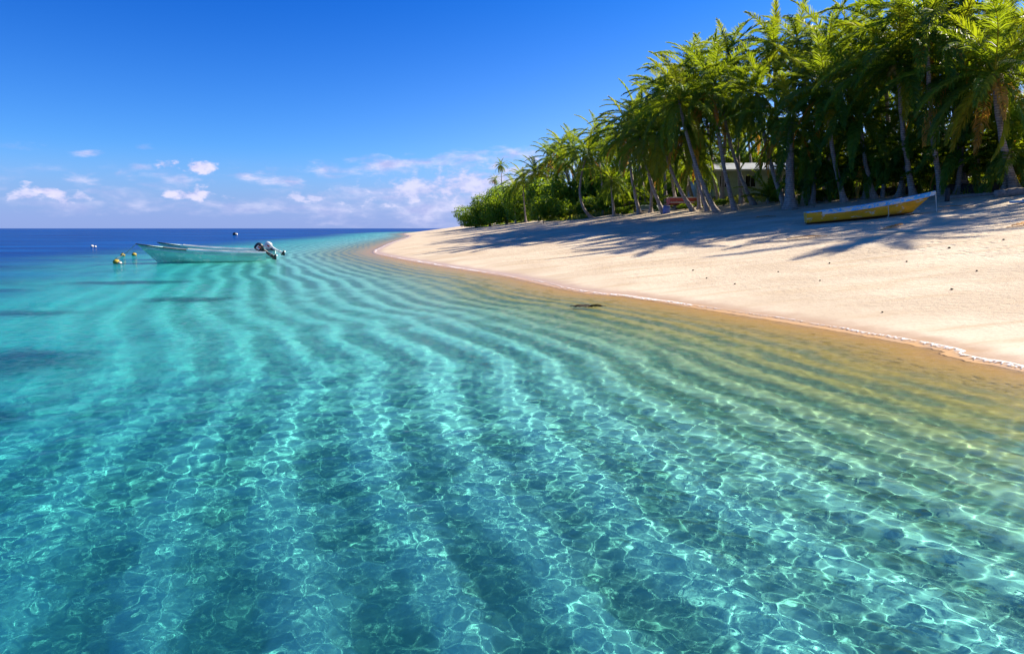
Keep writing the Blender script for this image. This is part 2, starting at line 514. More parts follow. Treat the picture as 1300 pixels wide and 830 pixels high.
def frond(Q, az, el0, droop, L, var, r, limp=.35, nl=46, wid=.055, curl=0.0):
    n = 18
    s = np.linspace(0, 1, n)
    el = el0 - droop * s ** 1.25
    a = az + curl * s ** 1.5
    d = np.stack([np.cos(el) * np.cos(a), np.cos(el) * np.sin(a), np.sin(el)], -1)
    P = np.vstack([[0, 0, 0], np.cumsum(d[:-1] * (L / (n - 1)), 0)])
    side = np.stack([-np.sin(a), np.cos(a), 0 * a], -1)
    nor = np.cross(side, d) * -1
    nor = np.where(nor[:, 2:3] < 0, nor, nor)
    up = np.cross(d, side)
    # rachis: a thin three-sided strip
    w = np.interp(s, [0, .1, 1], [.07, .035, .006])[:, None]
    ring = np.stack([P + side * w, P - side * w, P - up * w * .8], 1)
    idx = np.arange(n - 1)[:, None] * 3
    for a_, b_ in ((0, 1), (1, 2), (2, 0)):
        f = np.concatenate([idx + a_, idx + b_, idx + 3 + b_, idx + 3 + a_], 1)
        Q.add(ring.reshape(-1, 3), f, min(var + .32, 1.0)) if a_ == 0 else Q.f.append(f + Q.n - n * 3)
    # leaflets
    ss = np.linspace(.13, .995, nl)
    for sg in (-1, 1):
        sj = np.clip(ss + r.normal(0, .004, nl), .1, 1)
        p = np.stack([np.interp(sj, s, P[:, k]) for k in range(3)], -1)
        dd = unit(np.stack([np.interp(sj, s, d[:, k]) for k in range(3)], -1))
        sd = unit(np.stack([np.interp(sj, s, side[:, k]) for k in range(3)], -1)) * sg
        uu = unit(np.cross(dd, sd) * sg)
        l = L * .165 * np.interp(sj, [0, .13, .3, .6, .85, 1], [.4, .62, 1, 1, .68, .36]) * r.uniform(.85, 1.1, nl)
        fa = np.interp(sj, [.1, .5, 1], [R(28), R(40), R(68)]) + max(0, el0 - .8) * .5 + r.normal(0, .09, nl)
        dr = unit(sd * np.cos(fa)[:, None] + dd * np.sin(fa)[:, None] + uu * (.28 + r.normal(0, .10, nl))[:, None])
        g = np.array([0, 0, -1.0])
        m1 = p + dr * (l * .5)[:, None]
        lim = (limp * r.uniform(.6, 1.4, nl))[:, None]
        d2 = unit(dr * (1 - lim * .6) + g * lim * 1.6)
        m2 = m1 + d2 * (l * .5)[:, None]
        wv = unit(np.cross(dr, np.cross(dd, dr)) + r.normal(0, .35, (nl, 3)))
        W = wid * r.uniform(.8, 1.2, nl)[:, None] * .5
        V = np.stack([p - wv * W * .7, p + wv * W * .7, m1 - wv * W, m1 + wv * W, m2 - wv * W * .25, m2 + wv * W * .25], 1)
        k = np.arange(nl)[:, None] * 6
        f = np.vstack([np.concatenate([k, k + 1, k + 3, k + 2], 1), np.concatenate([k + 2, k + 3, k + 5, k + 4], 1)])
        Q.add(V.reshape(-1, 3), f, np.clip(np.repeat(var + r.normal(0, .05, nl), 6), 0, 1))


def crown_mesh(seed, nf=26, L=4.4, young=False, el_lo=-54, windy=.25):
    r = np.random.default_rng(seed)
    Q = Quads()
    for i in range(nf):
        u = (i + .5) / nf
        el0 = R(76 - (76 - el_lo) * u ** .92 + r.normal(0, 7))
        az = i * 2.39996 + r.normal(0, .22)
        LL = L * (.80 + .28 * math.sin(math.pi * min(1, u * .7 + .2))) * r.uniform(.88, 1.1)
        droop = R(26 + 40 * (1 - abs(u - .45)) + r.normal(0, 9)) * (.8 if young else 1)
        frond(Q, az, el0, droop, LL, float(np.clip(.95 - u * 1.0 + r.normal(0, .16) if u < .25 else .0 + .75 * r.random() ** 1.5 + (.25 if u > .85 else 0), 0, 1)), r,
              limp=.14 + .42 * u, curl=r.normal(0, .22) - windy * .3 * math.sin(az), nl=74 if not young else 50, wid=.055 if not young else .07)
    return Q.mesh('crown')


def dead_mesh(seed, n=3, L=3.4):
    r = np.random.default_rng(seed); Q = Quads()
    for i in range(n):
        frond(Q, r.uniform(0, 6.28), R(r.uniform(-50, -25)), R(r.uniform(35, 60)), L * r.uniform(.8, 1.1), r.uniform(.2, .9), r, limp=.85, nl=40, wid=.06)
    return Q.mesh('dead_fronds')


def nuts_mesh(seed):
    r = np.random.default_rng(seed); bm = bmesh.new()
    for i in range(9):
        a = r.uniform(0, 6.28)
        g = bmesh.ops.create_icosphere(bm, subdivisions=2, radius=.14)
        bmesh.ops.scale(bm, vec=(1, 1, 1.25), verts=g['verts'])
        bmesh.ops.translate(bm, vec=(math.cos(a) * r.uniform(.15, .34), math.sin(a) * r.uniform(.15, .34), -.25 - r.uniform(0, .35)), verts=g['verts'])
    me = bpy.data.meshes.new('coconuts'); bm.to_mesh(me); bm.free()
    me.polygons.foreach_set('use_smooth', [True] * len(me.polygons)); me.materials.append(M_NUT)
    return me


CROWNS = [crown_mesh(100 + k, 26 + 2 * (k % 3), 4.1) for k in range(6)]
YOUNG = [crown_mesh(200 + k, 15, 2.6, True, el_lo=5) for k in range(3)]
DEADS = [dead_mesh(300 + k, 2 + k) for k in range(3)]
NUTS = [nuts_mesh(5), nuts_mesh(6)]
for me_ in CROWNS + YOUNG: me_.materials.append(M_PALM)
for me_ in DEADS: me_.materials.append(M_DEAD)


def tube(name, P, rad, nseg=10, closed_ends=True):
    """P list of points, rad list"""
    P = [Vector(p) for p in P]
    n = len(P); V = []
    prev = None
    for i in range(n):
        tg = (P[min(i + 1, n - 1)] - P[max(i - 1, 0)]).normalized()
        if prev is None:
            a = tg.orthogonal().normalized()
        else:
            a = (prev - tg * prev.dot(tg)).normalized()
        prev = a; b = tg.cross(a)
        for k in range(nseg):
            th = 2 * math.pi * k / nseg
            V.append(P[i] + (a * math.cos(th) + b * math.sin(th)) * rad[i])
    F = [(i * nseg + k, i * nseg + (k + 1) % nseg, (i + 1) * nseg + (k + 1) % nseg, (i + 1) * nseg + k) for i in range(n - 1) for k in range(nseg)]
    if closed_ends:
        F.append(tuple(range(nseg))[::-1]); F.append(tuple((n - 1) * nseg + k for k in range(nseg)))
    me = bpy.data.meshes.new(name); me.from_pydata([tuple(v) for v in V], [], F); me.update()
    me.polygons.foreach_set('use_smooth', [len(p.vertices) == 4 for p in me.polygons])
    return me


PALM_LABELS = {}


def at_depth(px, py, Yd):
    d = ray(px, py)
    t_ = Yd / d.y
    return Vector((d.x * t_, Yd, CAM_H + d.z * t_))


def palm(base, hub, scale, var, label, group, rot=0., dead=0, nuts=False, r0=.17, bow=None):
    root = bpy.data.objects.new('coconut_palm', None); col.objects.link(root)
    root.location = base
    tag(root, label, 'palm tree', group)
    h = hub - base
    rr = random.Random(var * 77 + int(base.x * 10))
    # the trunk starts out leaning and straightens
    side = Vector((h.x, h.y, 0))
    c = (side * .62 + Vector((0, 0, h.z * .38))) if bow is None else Vector(bow)
    P = []; rad = []
    n = 16
    for i in range(n + 1):
        u = i / n
        p = c * (2 * u * (1 - u)) + h * (u * u)
        p += Vector((rr.uniform(-.02, .02), rr.uniform(-.02, .02), 0))
        P.append(p); rad.append(r0 * (1.0 - .42 * u) * (1 + .75 * math.exp(-u * 14)) * rr.uniform(.96, 1.04))
    P.insert(0, Vector((0, 0, -.35)) - c * .03); rad.insert(0, r0 * 2.0)
    link('trunk', tube('trunk', P, rad, 12), root, M_TRUNK)
    cr = bpy.data.objects.new('crown', CROWNS[var % 6]); col.objects.link(cr); cr.parent = root
    cr.location = h; cr.scale = (scale,) * 3; cr.rotation_euler = (rr.uniform(-.12, .12), rr.uniform(-.12, .12), rot + rr.uniform(0, 6.28))
    if dead:
        d_ = bpy.data.objects.new('dead_fronds', DEADS[dead % 3]); col.objects.link(d_); d_.parent = root
        d_.location = h - Vector((0, 0, .15)); d_.scale = (scale,) * 3; d_.rotation_euler = (0, 0, rr.uniform(0, 6.28))
    if nuts:
        d_ = bpy.data.objects.new('coconuts', NUTS[var % 2]); col.objects.link(d_); d_.parent = root
        d_.location = h; d_.scale = (scale * 1.1,) * 3
    return root


def young_palm(base, scale, var, label, group='young palms under the coconut palms'):
    root = bpy.data.objects.new('young_palm', None); col.objects.link(root)
    root.location = base; tag(root, label, 'young palm', group)
    link('trunk', tube('trunk', [(0, 0, -.3), (0, 0, .2), (.03, .02, .55 * scale)], [.16, .14, .10], 10), root, M_TRUNK)
    cr = bpy.data.objects.new('crown', YOUNG[var % 3]); col.objects.link(cr); cr.parent = root
    cr.location = (.03, .02, .5 * scale); cr.scale = (scale,) * 3; cr.rotation_euler = (0, 0, var * 1.7)
    return root


# ------------------------------------------------------------------ the palms
# base px, base py (ground hit) or ('Y', depth); hub px, py; hub depth shift; crown scale; label
FRONT = 'coconut palms of the front row along the beach'
BACK = 'coconut palms standing behind the front row'
B_ = lambda px, Yd: Vector((at_depth(px, 290, Yd).x, Yd, 0))


def base_at(px, b):
    if isinstance(b, tuple):
        p = B_(px, b[1]); p.z = ground_z(p.x, p.y); return p
    return hit(px, b)


PALMS = [
    # front row, from the right edge to the far end
    (1289, 242, 1262, 92, -1.2, 1.12, 'leaning palm with flared foot by the driftwood log at the right edge', FRONT, 1, True),
    (1240, 241, 1243, 118, -.6, .95, 'palm with a bright orange dead frond hanging over its pale trunk', FRONT, 3, True),
    (1228, 242, 1208, 92, -.8, 1.2, 'big palm with coconut cluster and broad drooping crown behind the bow of the yellow boat', FRONT, 1, True),
    (1196, 249, 1176, 30, -.5, 1.15, 'tall palm rising right behind the bow of the beached yellow boat', FRONT, 0, False),
    (1160, 250, 1140, 78, -.8, 1.05, 'tall slim palm whose trunk leans left behind the middle of the yellow boat', FRONT, 0, True),
    (1110, 252, 1092, 150, -.4, .95, 'palm behind the stern half of the yellow boat, crown low and dark', FRONT, 0, False),
    (1072, 256, 1048, 112, -.4, 1.0, 'palm above the stern of the yellow boat, trunk leaning left', FRONT, 0, True),
    (1003, 264, 1004, 152, -.3, 1.05, 'thick trunked palm with shaggy brown foot, in front of the green house', FRONT, 2, False),
    (997, 262, 962, 120, -.2, .85, 'pale slanting palm forking away from the thick shaggy palm', FRONT, 0, False),
    (957, 260, 918, 140, -.2, .85, 'reddish palm trunk leaning left across the wall of the green house', FRONT, 0, False),
    (933, 267, 905, 108, -.4, 1.0, 'long slanting palm at the left corner of the green house', FRONT, 2, False),
    (910, 270, 862, 128, -.6, 1.0, 'palm leaning left over the sand, nearest the shade edge left of the house', FRONT, 0, False),
    (899, 268, 873, 165, .2, .9, 'second palm of the leaning pair left of the green house', FRONT, 1, False),
    (880, 268, 838, 172, -.4, .92, 'palm with a low dark crown in front of the red boat', FRONT, 0, False),
    (843, 271, 812, 172, -.3, .95, 'palm on the left of the red boat', FRONT, 1, False),
    (812, 272, 795, 165, 0, .95, 'palm in front of the open post shelter', FRONT, 0, False),
    (780, 275, 776, 228, 0, .75, 'short dark palm on the sand edge with a spreading low crown', FRONT, 0, False),
    (752, 277, 746, 195, -1.0, .95, 'palm with strongly curved pale trunk bending out over the sand', FRONT, 2, True),
    (742, 275, 715, 205, -.4, .9, 'leaning palm just left of the one with the curved trunk', FRONT, 1, False),
    (722, 276, 708, 222, -.3, .85, 'palm of the leaning pair at the far end of the front row', FRONT, 0, False),
    (700, 278, 690, 222, 0, .85, 'last palm of the front row beside the broad leaved trees', FRONT, 0, False),
    # behind
    (990, ('Y', 60), 983, 62, 0, 1.2, 'tallest crown standing free against the sky behind the house', BACK, 0, False),
    (1050, ('Y', 52), 1052, 62, 0, 1.1, 'tall palm against the sky right of the free standing tallest crown', BACK, 0, False),
    (1098, ('Y', 47), 1088, 98, 0, 1.0, 'palm with pale young fronds between the two tall sky line palms', BACK, 1, False),
    (1135, ('Y', 47), 1122, 38, 0, 1.05, 'palm whose upright fronds reach the top edge left of the big right hand crowns', BACK, 0, False),
    (1190, ('Y', 45), 1205, 8, 0, 1.2, 'palm behind the yellow boat bow with crown cut by the top of the view', BACK, 0, False),
    (1250, ('Y', 46), 1258, 20, 0, 1.25, 'tall palm filling the upper right behind the one with the orange frond', BACK, 1, False),
    (1300, ('Y', 40), 1296, 150, 0, 1.0, 'low crowned palm at the right edge behind the flared trunk', BACK, 0, False),
    (940, ('Y', 56), 935, 118, 0, 1.0, 'palm behind the roof of the green house', BACK, 1, False),
    (912, ('Y', 62), 893, 92, 0, 1.05, 'palm with upright young fronds, high point left of the house', BACK, 0, False),
    (880, ('Y', 66), 857, 108, 0, 1.05, 'palm on the sky line above the red boat', BACK, 0, False),
    (850, ('Y', 72), 828, 140, 0, 1.0, 'palm on the sky line left of the red boat', BACK, 1, False),
    (822, ('Y', 82), 806, 148, 0, 1.1, 'palm behind the open shelter, crown against the sky', BACK, 0, False),
    (795, ('Y', 92), 785, 180, 0, 1.05, 'palm in the notch between the curved trunk palm and the shelter', BACK, 0, False),
    (770, ('Y', 104), 768, 190, 0, 1.0, 'palm right behind the crown of the curved trunk palm', BACK, 0, False),
    (730, ('Y', 112), 726, 188, 0, 1.1, 'palm on the sky line just left of the curved trunk palm', BACK, 0, False),
    (705, ('Y', 125), 699, 200, 0, 1.1, 'palm on the falling sky line at the far end of the grove', BACK, 0, False),
    (668, ('Y', 132), 664, 229, 0, 1.0, 'small looking palm poking out above the broad leaved trees', BACK, 0, False),
    (640, ('Y', 190), 636, 210, 0, .60, 'thin tall lone palm far off, higher of the two above the bushes', 'two lone palms above the far bushes', 0, False),
    (632, ('Y', 196), 628, 228, 0, .50, 'thin lone palm far off, lower of the two above the bushes', 'two lone palms above the far bushes', 0, False),
    # inner rows that close the grove
    (1275, ('Y', 56), 1290, 70, 0, 1.2, 'inner palm deep in the grove at the right edge', BACK, 1, False),
    (870, ('Y', 80), 880, 140, 0, 1.1, 'inner palm with its trunk seen between the red boat and the blue hut', BACK, 0, False),
    (832, ('Y', 88), 842, 180, 0, 1.1, 'inner palm with its trunk right of the open shelter', BACK, 0, False),
    (750, ('Y', 122), 752, 225, 0, 1.0, 'inner palm under the curved trunk palm crown', BACK, 1, False),
    (1045, ('Y', 56), 1040, 172, 0, .95, 'low inner palm under the crowns above the stern of the yellow boat', BACK, 0, False),
    (1185, ('Y', 53), 1178, 170, 0, .95, 'low inner palm over the bow of the yellow boat', BACK, 0, False),
    (1268, ('Y', 50), 1275, 178, 0, .9, 'low inner palm between the dark shed and the right edge', BACK, 1, False),
    (985, ('Y', 78), 982, 175, 0, 1.1, 'low inner palm behind the right half of the house roof', BACK, 0, False),
    (885, ('Y', 76), 888, 190, 0, .95, 'low inner palm above the light blue hut', BACK, 0, False),
    (860, ('Y', 90), 862, 205, 0, 1.0, 'low inner palm right above the red boat', BACK, 1, False),
    (815, ('Y', 98), 818, 205, 0, 1.0, 'low inner palm over the roof of the open shelter', BACK, 0, False),
    (785, ('Y', 108), 790, 212, 0, 1.0, 'low inner palm left of the open shelter', BACK, 0, False),
    (1150, ('Y', 66), 1148, 60, 0, 1.2, 'inner palm high behind the slim leaning trunk', BACK, 0, False),
    (1020, ('Y', 50), 1022, 100, 0, 1.0, 'palm in the second row right of the thick shaggy one', BACK, 0, False),
    (1125, ('Y', 55), 1118, 112, 0, 1.0, 'palm in the second row far behind the middle of the yellow boat', BACK, 1, False),
    (1170, ('Y', 58), 1160, 100, 0, 1.1, 'palm deep behind the slim leaning trunk', BACK, 0, False),
    (1215, ('Y', 56), 1230, 62, 0, 1.1, 'palm deep behind the coconut bearing crown', BACK, 0, False),
    (960, ('Y', 72), 948, 152, 0, 1.0, 'palm seen in the gap over the house roof', BACK, 0, False),
    (930, ('Y', 82), 925, 178, 0, 1.1, 'palm low behind the left half of the house roof', BACK, 0, False),
    (1085, ('Y', 60), 1072, 160, 0, .95, 'palm low in the shade behind the stern half of the yellow boat', BACK, 0, False),
    (1140, ('Y', 52), 1134, 168, 0, .9, 'palm with a fringe hanging over the middle of the yellow boat', BACK, 1, False),
    (1000, ('Y', 56), 1012, 52, 0, .9, 'palm crown touching the tallest free standing crown on its right', BACK, 0, False),
    (1075, ('Y', 54), 1078, 48, 0, .95, 'palm crown on the sky line left of the crown with upright fronds', BACK, 0, False),
    (1150, ('Y', 52), 1160, 42, 0, 1.0, 'palm crown on the sky line between the upright fronds and the top edge crowns', BACK, 1, False),
    (1275, ('Y', 40), 1284, 48, 0, 1.0, 'palm crown high at the right edge above the leaning flared palm', BACK, 0, False),
    (915, ('Y', 58), 925, 70, 0, .9, 'palm crown on the sky line just left of the tallest free standing one', BACK, 0, False),
    (870, ('Y', 64), 874, 92, 0, .9, 'palm crown on the sky line two to the left of the house roof', BACK, 0, False),
    (845, ('Y', 70), 842, 118, 0, .95, 'palm crown on the sky line over the left end of the red boat', BACK, 0, False),
    (800, ('Y', 86), 818, 162, 0, .9, 'palm crown below the sky line over the open shelter', BACK, 1, False),
    (860, ('Y', 62), 850, 200, 0, .85, 'low palm crown hanging right over the red boat', BACK, 0, False),
    (770, ('Y', 96), 758, 172, 0, .95, 'palm crown peeking above the curved trunk palm', BACK, 0, False),
    (684, ('Y', 124), 680, 219, 0, 1.0, 'palm stepping down the sky line above the dark broad leaved tree', BACK, 0, False),
    (714, ('Y', 116), 712, 186, 0, 1.0, 'palm on the sky line with a crown higher than its left neighbours', BACK, 0, False),
    (655, ('Y', 140), 652, 238, 0, .9, 'small looking palm lowest in the step down toward the far point', BACK, 0, False),
    (1032, 259, 1036, 196, 0, .85, 'short palm with a crown hanging just above the stern of the yellow boat', FRONT, 0, False),
    (1098, 252, 1104, 192, 0, .85, 'short palm with a crown hanging just above the stern half of the yellow boat', FRONT, 1, False),
    (1140, 250, 1152, 190, 0, .8, 'short palm with a crown hanging low right of the middle of the yellow boat', FRONT, 0, False),
    (1215, 246, 1222, 186, 0, .8, 'short palm with a low crown right of the bow of the yellow boat', FRONT, 2, False),
    (1275, 243, 1284, 188, 0, .85, 'short palm with a low crown at the right edge left of the bright young palm', FRONT, 0, False),
    (888, 266, 886, 200, 0, .8, 'short palm with a low crown right of the red boat', FRONT, 1, False),
    (826, 270, 829, 205, 0, .85, 'short palm with a low crown over the grey upturned dinghy', FRONT, 0, False),
    (690, ('Y', 132), 682, 235, 0, 1.0, 'inner palm low against the broad leaved trees', BACK, 0, False),
]
OFF = [((33.0, 34.0), 11.5, 1.1), ((37.5, 39), 12.0, 1.15)]
if VEG:
    for i, (bx, by, hx, hy, dy, sc_, lab, grp, dd, nn) in enumerate(PALMS):
        b0 = base_at(bx, by)
        hub = at_depth(hx, hy, b0.y + dy)
        bow = None
        if 'strongly curved' in lab:
            h = hub - b0; bow = (-2.6, -.6, h.z * .25); 
        r0 = .33 if 'thick trunked' in lab else (.2 if 'flared' in lab else .16)
        palm(b0, hub, sc_, i, lab, grp, dead=dd or (1 + i % 3 if i % 3 == 0 else 0), nuts=nn, r0=r0, bow=bow)
    for i, ((x, y), h, sc_) in enumerate(OFF):
        b0 = Vector((x, y, ground_z(x, y)))
        palm(b0, b0 + Vector((-1.6, -.8, h)), sc_, i + 3, ['palm beyond the right edge that shades the sand before the yellow boat'][0], 'palms beyond the right edge of the view', dead=0)

YP = [
    (1120, 251, 1.6, 'young palm with dark spreading leaves behind the middle of the yellow boat'),
    (1062, 253, 1.7, 'young palm with broad dark leaves above the stern of the yellow boat'),
    (1092, 247, 1.5, 'young palm half hidden behind the stern half of the yellow boat'),
    (1146, 248, 1.4, 'young palm beside the slim leaning trunk behind the yellow boat'),
    (1213, 243, 1.3, 'young palm with yellow lit leaves right of the yellow boat bow'),
    (1299, 238, 1.5, 'bright green young palm at the right edge above the driftwood'),
    (1026, 258, 1.2, 'young palm right of the thick shaggy palm, before the white sheet'),
    (1262, 238, 1.1, 'young palm between the pale trunk and the flared trunk'),
    (975, 258, .9, 'small palm below the window of the green house'),
    (828, 268, 1.1, 'small yellow green palm left of the red boat'),
    (790, 272, 1.3, 'young palm left of the open shelter'),
    (765, 274, 1.3, 'young palm right of the strongly curved trunk'),
]
if VEG:
    for i, (px, py, s_c, lab) in enumerate(YP):
        young_palm(hit(px, py), s_c, i, lab)


# ------------------------------------------------------------------ broad-leaved trees and shrubs
def leafball(seed, n, size, lobes, leaf, flat=.8):
    r = np.random.default_rng(seed)
    L = []
    for k in range(lobes):
        a = r.uniform(0, 6.28); e = r.uniform(-.15, 1.0)
        rad = r.uniform(.30, .72)
        L.append((math.cos(a) * rad * .9, math.sin(a) * rad * .9, e * flat * .8 * (1 - rad * .45), r.uniform(.22, .42)))
    L = np.array(L)
    k = r.integers(0, lobes, n)
    d = unit(r.normal(0, 1, (n, 3)))
    rr = L[k, 3] * (1 - .35 * r.random(n) ** 2) * (1 + .18 * np.sin(d[:, 0] * 7 + k) * np.cos(d[:, 1] * 6 + k * 2) + .15 * np.sin(d[:, 2] * 11 + k))
    c = L[k, :3] + d * rr[:, None]
    c[:, 2] = np.maximum(c[:, 2], -.28 + .1 * r.random(n))
    c = c * size
    nrm = unit(d + r.normal(0, .7, (n, 3)) + np.array([0, 0, .4]))
    a = unit(np.cross(nrm, r.normal(0, 1, (n, 3)))); b = np.cross(nrm, a)
    s = (leaf * r.uniform(.6, 1.25, n))[:, None]
    V = np.stack([c - a * s, c + b * s * .42, c + a * s, c - b * s * .42], 1).reshape(-1, 3)
    F = np.arange(n * 4).reshape(-1, 4)
    Q = Quads(); Q.add(V, F, np.repeat(np.clip(r.normal(.35, .22, n) + (c[:, 2] / size) * .15, 0, 1), 4))
    return Q.mesh('foliage')


FOL = [leafball(400 + k, 15000, 1.0, 26, .036) for k in range(3)]      # tree crowns, unit radius
SHR = [leafball(420 + k, 4500, 1.0, 11, .062) for k in range(3)]       # shrubs
for me_ in FOL + SHR: me_.materials.append(M_BROAD)


def limbs(h, w, seed):
    rr = random.Random(seed); bm = bmesh.new()
    parts = [tube('x', [(0, 0, -.4), (.1, 0, h * .2), (0, .1, h * .45)], [.35, .27, .2], 8)]
    for k in range(5):
        a = k * 1.3 + rr.random(); 
        parts.append(tube('x', [(0, .05, h * .25), (math.cos(a) * w * .3, math.sin(a) * w * .3, h * .5), (math.cos(a) * w * .55, math.sin(a) * w * .55, h * .72)], [.18, .12, .04], 6))
    for p in parts:
        bm.from_mesh(p); bpy.data.meshes.remove(p)
    me = bpy.data.meshes.new('trunk'); bm.to_mesh(me); bm.free()
    return me


def broad_tree(base, w, h, var, label, group):
    root = bpy.data.objects.new('broadleaf_tree', None); col.objects.link(root)
    root.location = base; tag(root, label, 'tree', group)
    link('trunk', limbs(h, w, var), root, M_WOODY)
    c = bpy.data.objects.new('crown', FOL[var % 3]); col.objects.link(c); c.parent = root
    c.location = (0, 0, h * .22); c.scale = (w, w, h * .70); c.rotation_euler = (0, 0, var * 2.1)


def shrub(base, w, h, var, label, group):
    root = bpy.data.objects.new('shrub', None); col.objects.link(root)
    root.location = base; tag(root, label, 'shrub', group)
    link('stem', tube('stem', [(0, 0, -.2), (.05, 0, h * .3), (0, .05, h * .6)], [.06, .05, .03], 6), root, M_WOODY)
    c = bpy.data.objects.new('foliage', SHR[var % 3]); col.objects.link(c); c.parent = root
    c.location = (0, 0, h * .28); c.scale = (w, w, h * .75); c.rotation_euler = (0, 0, var * 1.9)


if VEG:
    BT = 'broad leaved trees at the far end of the grove'
    for i, (px, Yd, w_, h_, lab) in enumerate([
        (604, 168, 6.5, 7.5, 'rounded broad leaved tree at the far point, leftmost and lowest'),
        (622, 160, 6.5, 9.3, 'broad leaved tree right of the leftmost rounded one, sunlit top'),
        (643, 152, 6.5, 10.6, 'broad leaved tree in the middle of the far clump'),
        (666, 142, 6.0, 9.8, 'dark broad leaved tree at the right end of the far clump'),
        (650, 178, 7.5, 12.5, 'tall broad leaved tree behind the far clump'),
        (690, 150, 7.0, 10.5, 'broad leaved tree where the far clump meets the palms'),
    ]):
        b0 = B_(px, Yd); b0.z = ground_z(b0.x, b0.y)
        broad_tree(b0, w_, h_, i, lab, BT)
    # low growth under the palms
    k = 0
    rs = random.Random(11)
    side_of = lambda px: ('at the far end of the grove' if px < 715 else 'behind the curved trunk palm' if px < 775 else 'behind the open shelter' if px < 835 else
                          'behind the red boat' if px < 895 else 'behind the green house' if px < 1010 else 'behind the stern of the yellow boat' if px < 1085 else
                          'behind the middle of the yellow boat' if px < 1170 else 'behind the dark shed' if px < 1250 else 'at the right edge of the grove')
    rows = [(lambda px: 90 - (px - 700) * .06, 2.6, 4.6, 34, 'mid green shrub %s', 'shrubs deep in the grove'),
            (lambda px: 105 - (px - 700) * .05, 4.6, 10.5, 34, 'tall dense shrub %s', 'tall shrubs closing the back of the grove')]
    for fn, w_, h_, step, lab, grp in rows:
        px = 690
        while px < 1420:
            Yd = fn(px) * (1 if px < 900 else .93) + rs.uniform(-4, 4)
            b0 = B_(px, Yd); b0.z = ground_z(b0.x, b0.y)
            lb = (lab % side_of(px))
            shrub(b0, w_ * rs.uniform(.8, 1.25), h_ * rs.uniform(.55, .95), k, lb, grp + ' ' + side_of(px))
            k += 1; px += step * rs.uniform(.75, 1.2)
    # low bushes at the edge of the sand
    for i, (px, py, w_, h_, lab) in enumerate([
        (805, 268, 1.3, 1.1, 'low yellow green bush before the open shelter'), (822, 267, 1.1, .9, 'low bush between the shelter and the grey upturned dinghy'),
        (870, 266, .9, .6, 'low bright bush below the red boat'), (893, 263, .8, .8, 'low bush at the right end of the red boat'),
        (918, 262, .8, .7, 'small bush at the left corner of the green house'), (984, 257, .7, .8, 'small bush by the dark doorway of the house'),
        (1035, 256, .9, 1.0, 'dark bush behind the stern of the yellow boat'), (1080, 250, 1.0, 1.4, 'dark bush behind the stern half of the yellow boat'),
        (1108, 246, 1.0, 1.4, 'red tinged bush behind the middle of the yellow boat'), (1180, 243, .9, 1.5, 'yellow lit bush just left of the boat bow'),
        (1268, 239, .7, .5, 'tiny yellow bush left of the flared palm foot'), (1222, 241, .6, .4, 'tiny yellow seedling bush below the dark shed'),
        (790, 273, 1.2, 1.0, 'low bush at the left of the shelter'), (735, 274, 1.4, 1.4, 'bush left of the curved palm foot'), (765, 273, 1.2, 1.2, 'bush right of the curved palm foot'),
        (712, 276, 1.6, 1.8, 'bush between the leaning palms at the far end'), (690, 279, 2.0, 2.2, 'rounded bush at the foot of the last front palm'),
        (668, 281, 2.2, 2.6, 'bush at the foot of the dark broad leaved tree'), (645, 283, 2.2, 2.4, 'bush at the foot of the middle broad leaved tree')]):
        p = hit(px, py)
        if p: shrub(p, w_, h_, i + 1, lab, 'low bushes along the edge of the sand')

# grass and ground plants under the palms: nobody could count these
if VEG:
    r = np.random.default_rng(31)
    n = 60000
    px = r.uniform(690, 1420, n * 2); Yd = r.uniform(30, 120, n * 2)
    gx = (px - 650) / 867 * Yd / math.cos(0); gy = Yd
    dd = shore_dist(gx, gy)
    keep = (dd > 27 + 5 * fbm(gx * .15, gy * .15, 4, 2)) & (fbm(gx * .35, gy * .35, 14, 3) > .40) | ((dd > 22) & (gy > 80))
    gx, gy, dd = gx[keep][:n], gy[keep][:n], dd[keep][:n]
    n = len(gx)
    gz = height(gx, gy, dd)
    a = r.uniform(0, 6.28, n); hgt = r.uniform(.12, .42, n) * (1 + (gy > 60) * .5); w_ = r.uniform(.02, .05, n) * (1 + (gy > 60) * 1.2)
    lx, ly = r.normal(0, .12, n), r.normal(0, .12, n)
    c = np.stack([gx, gy, gz - .02], -1); s = np.stack([np.cos(a) * w_, np.sin(a) * w_, 0 * a], -1)
    top = c + np.stack([lx, ly, hgt], -1)
    V = np.stack([c - s, c + s, top + s * .3, top - s * .3], 1).reshape(-1, 3)
    Q = Quads(); Q.add(V, np.arange(n * 4).reshape(-1, 4), np.repeat(r.uniform(.1, 1, n), 4))
    g = link('grass', Q.mesh('grass'), None, M_GRASS)
    tag(g, 'patchy yellow green grass and creepers under the palms', 'grass', None, 'stuff')

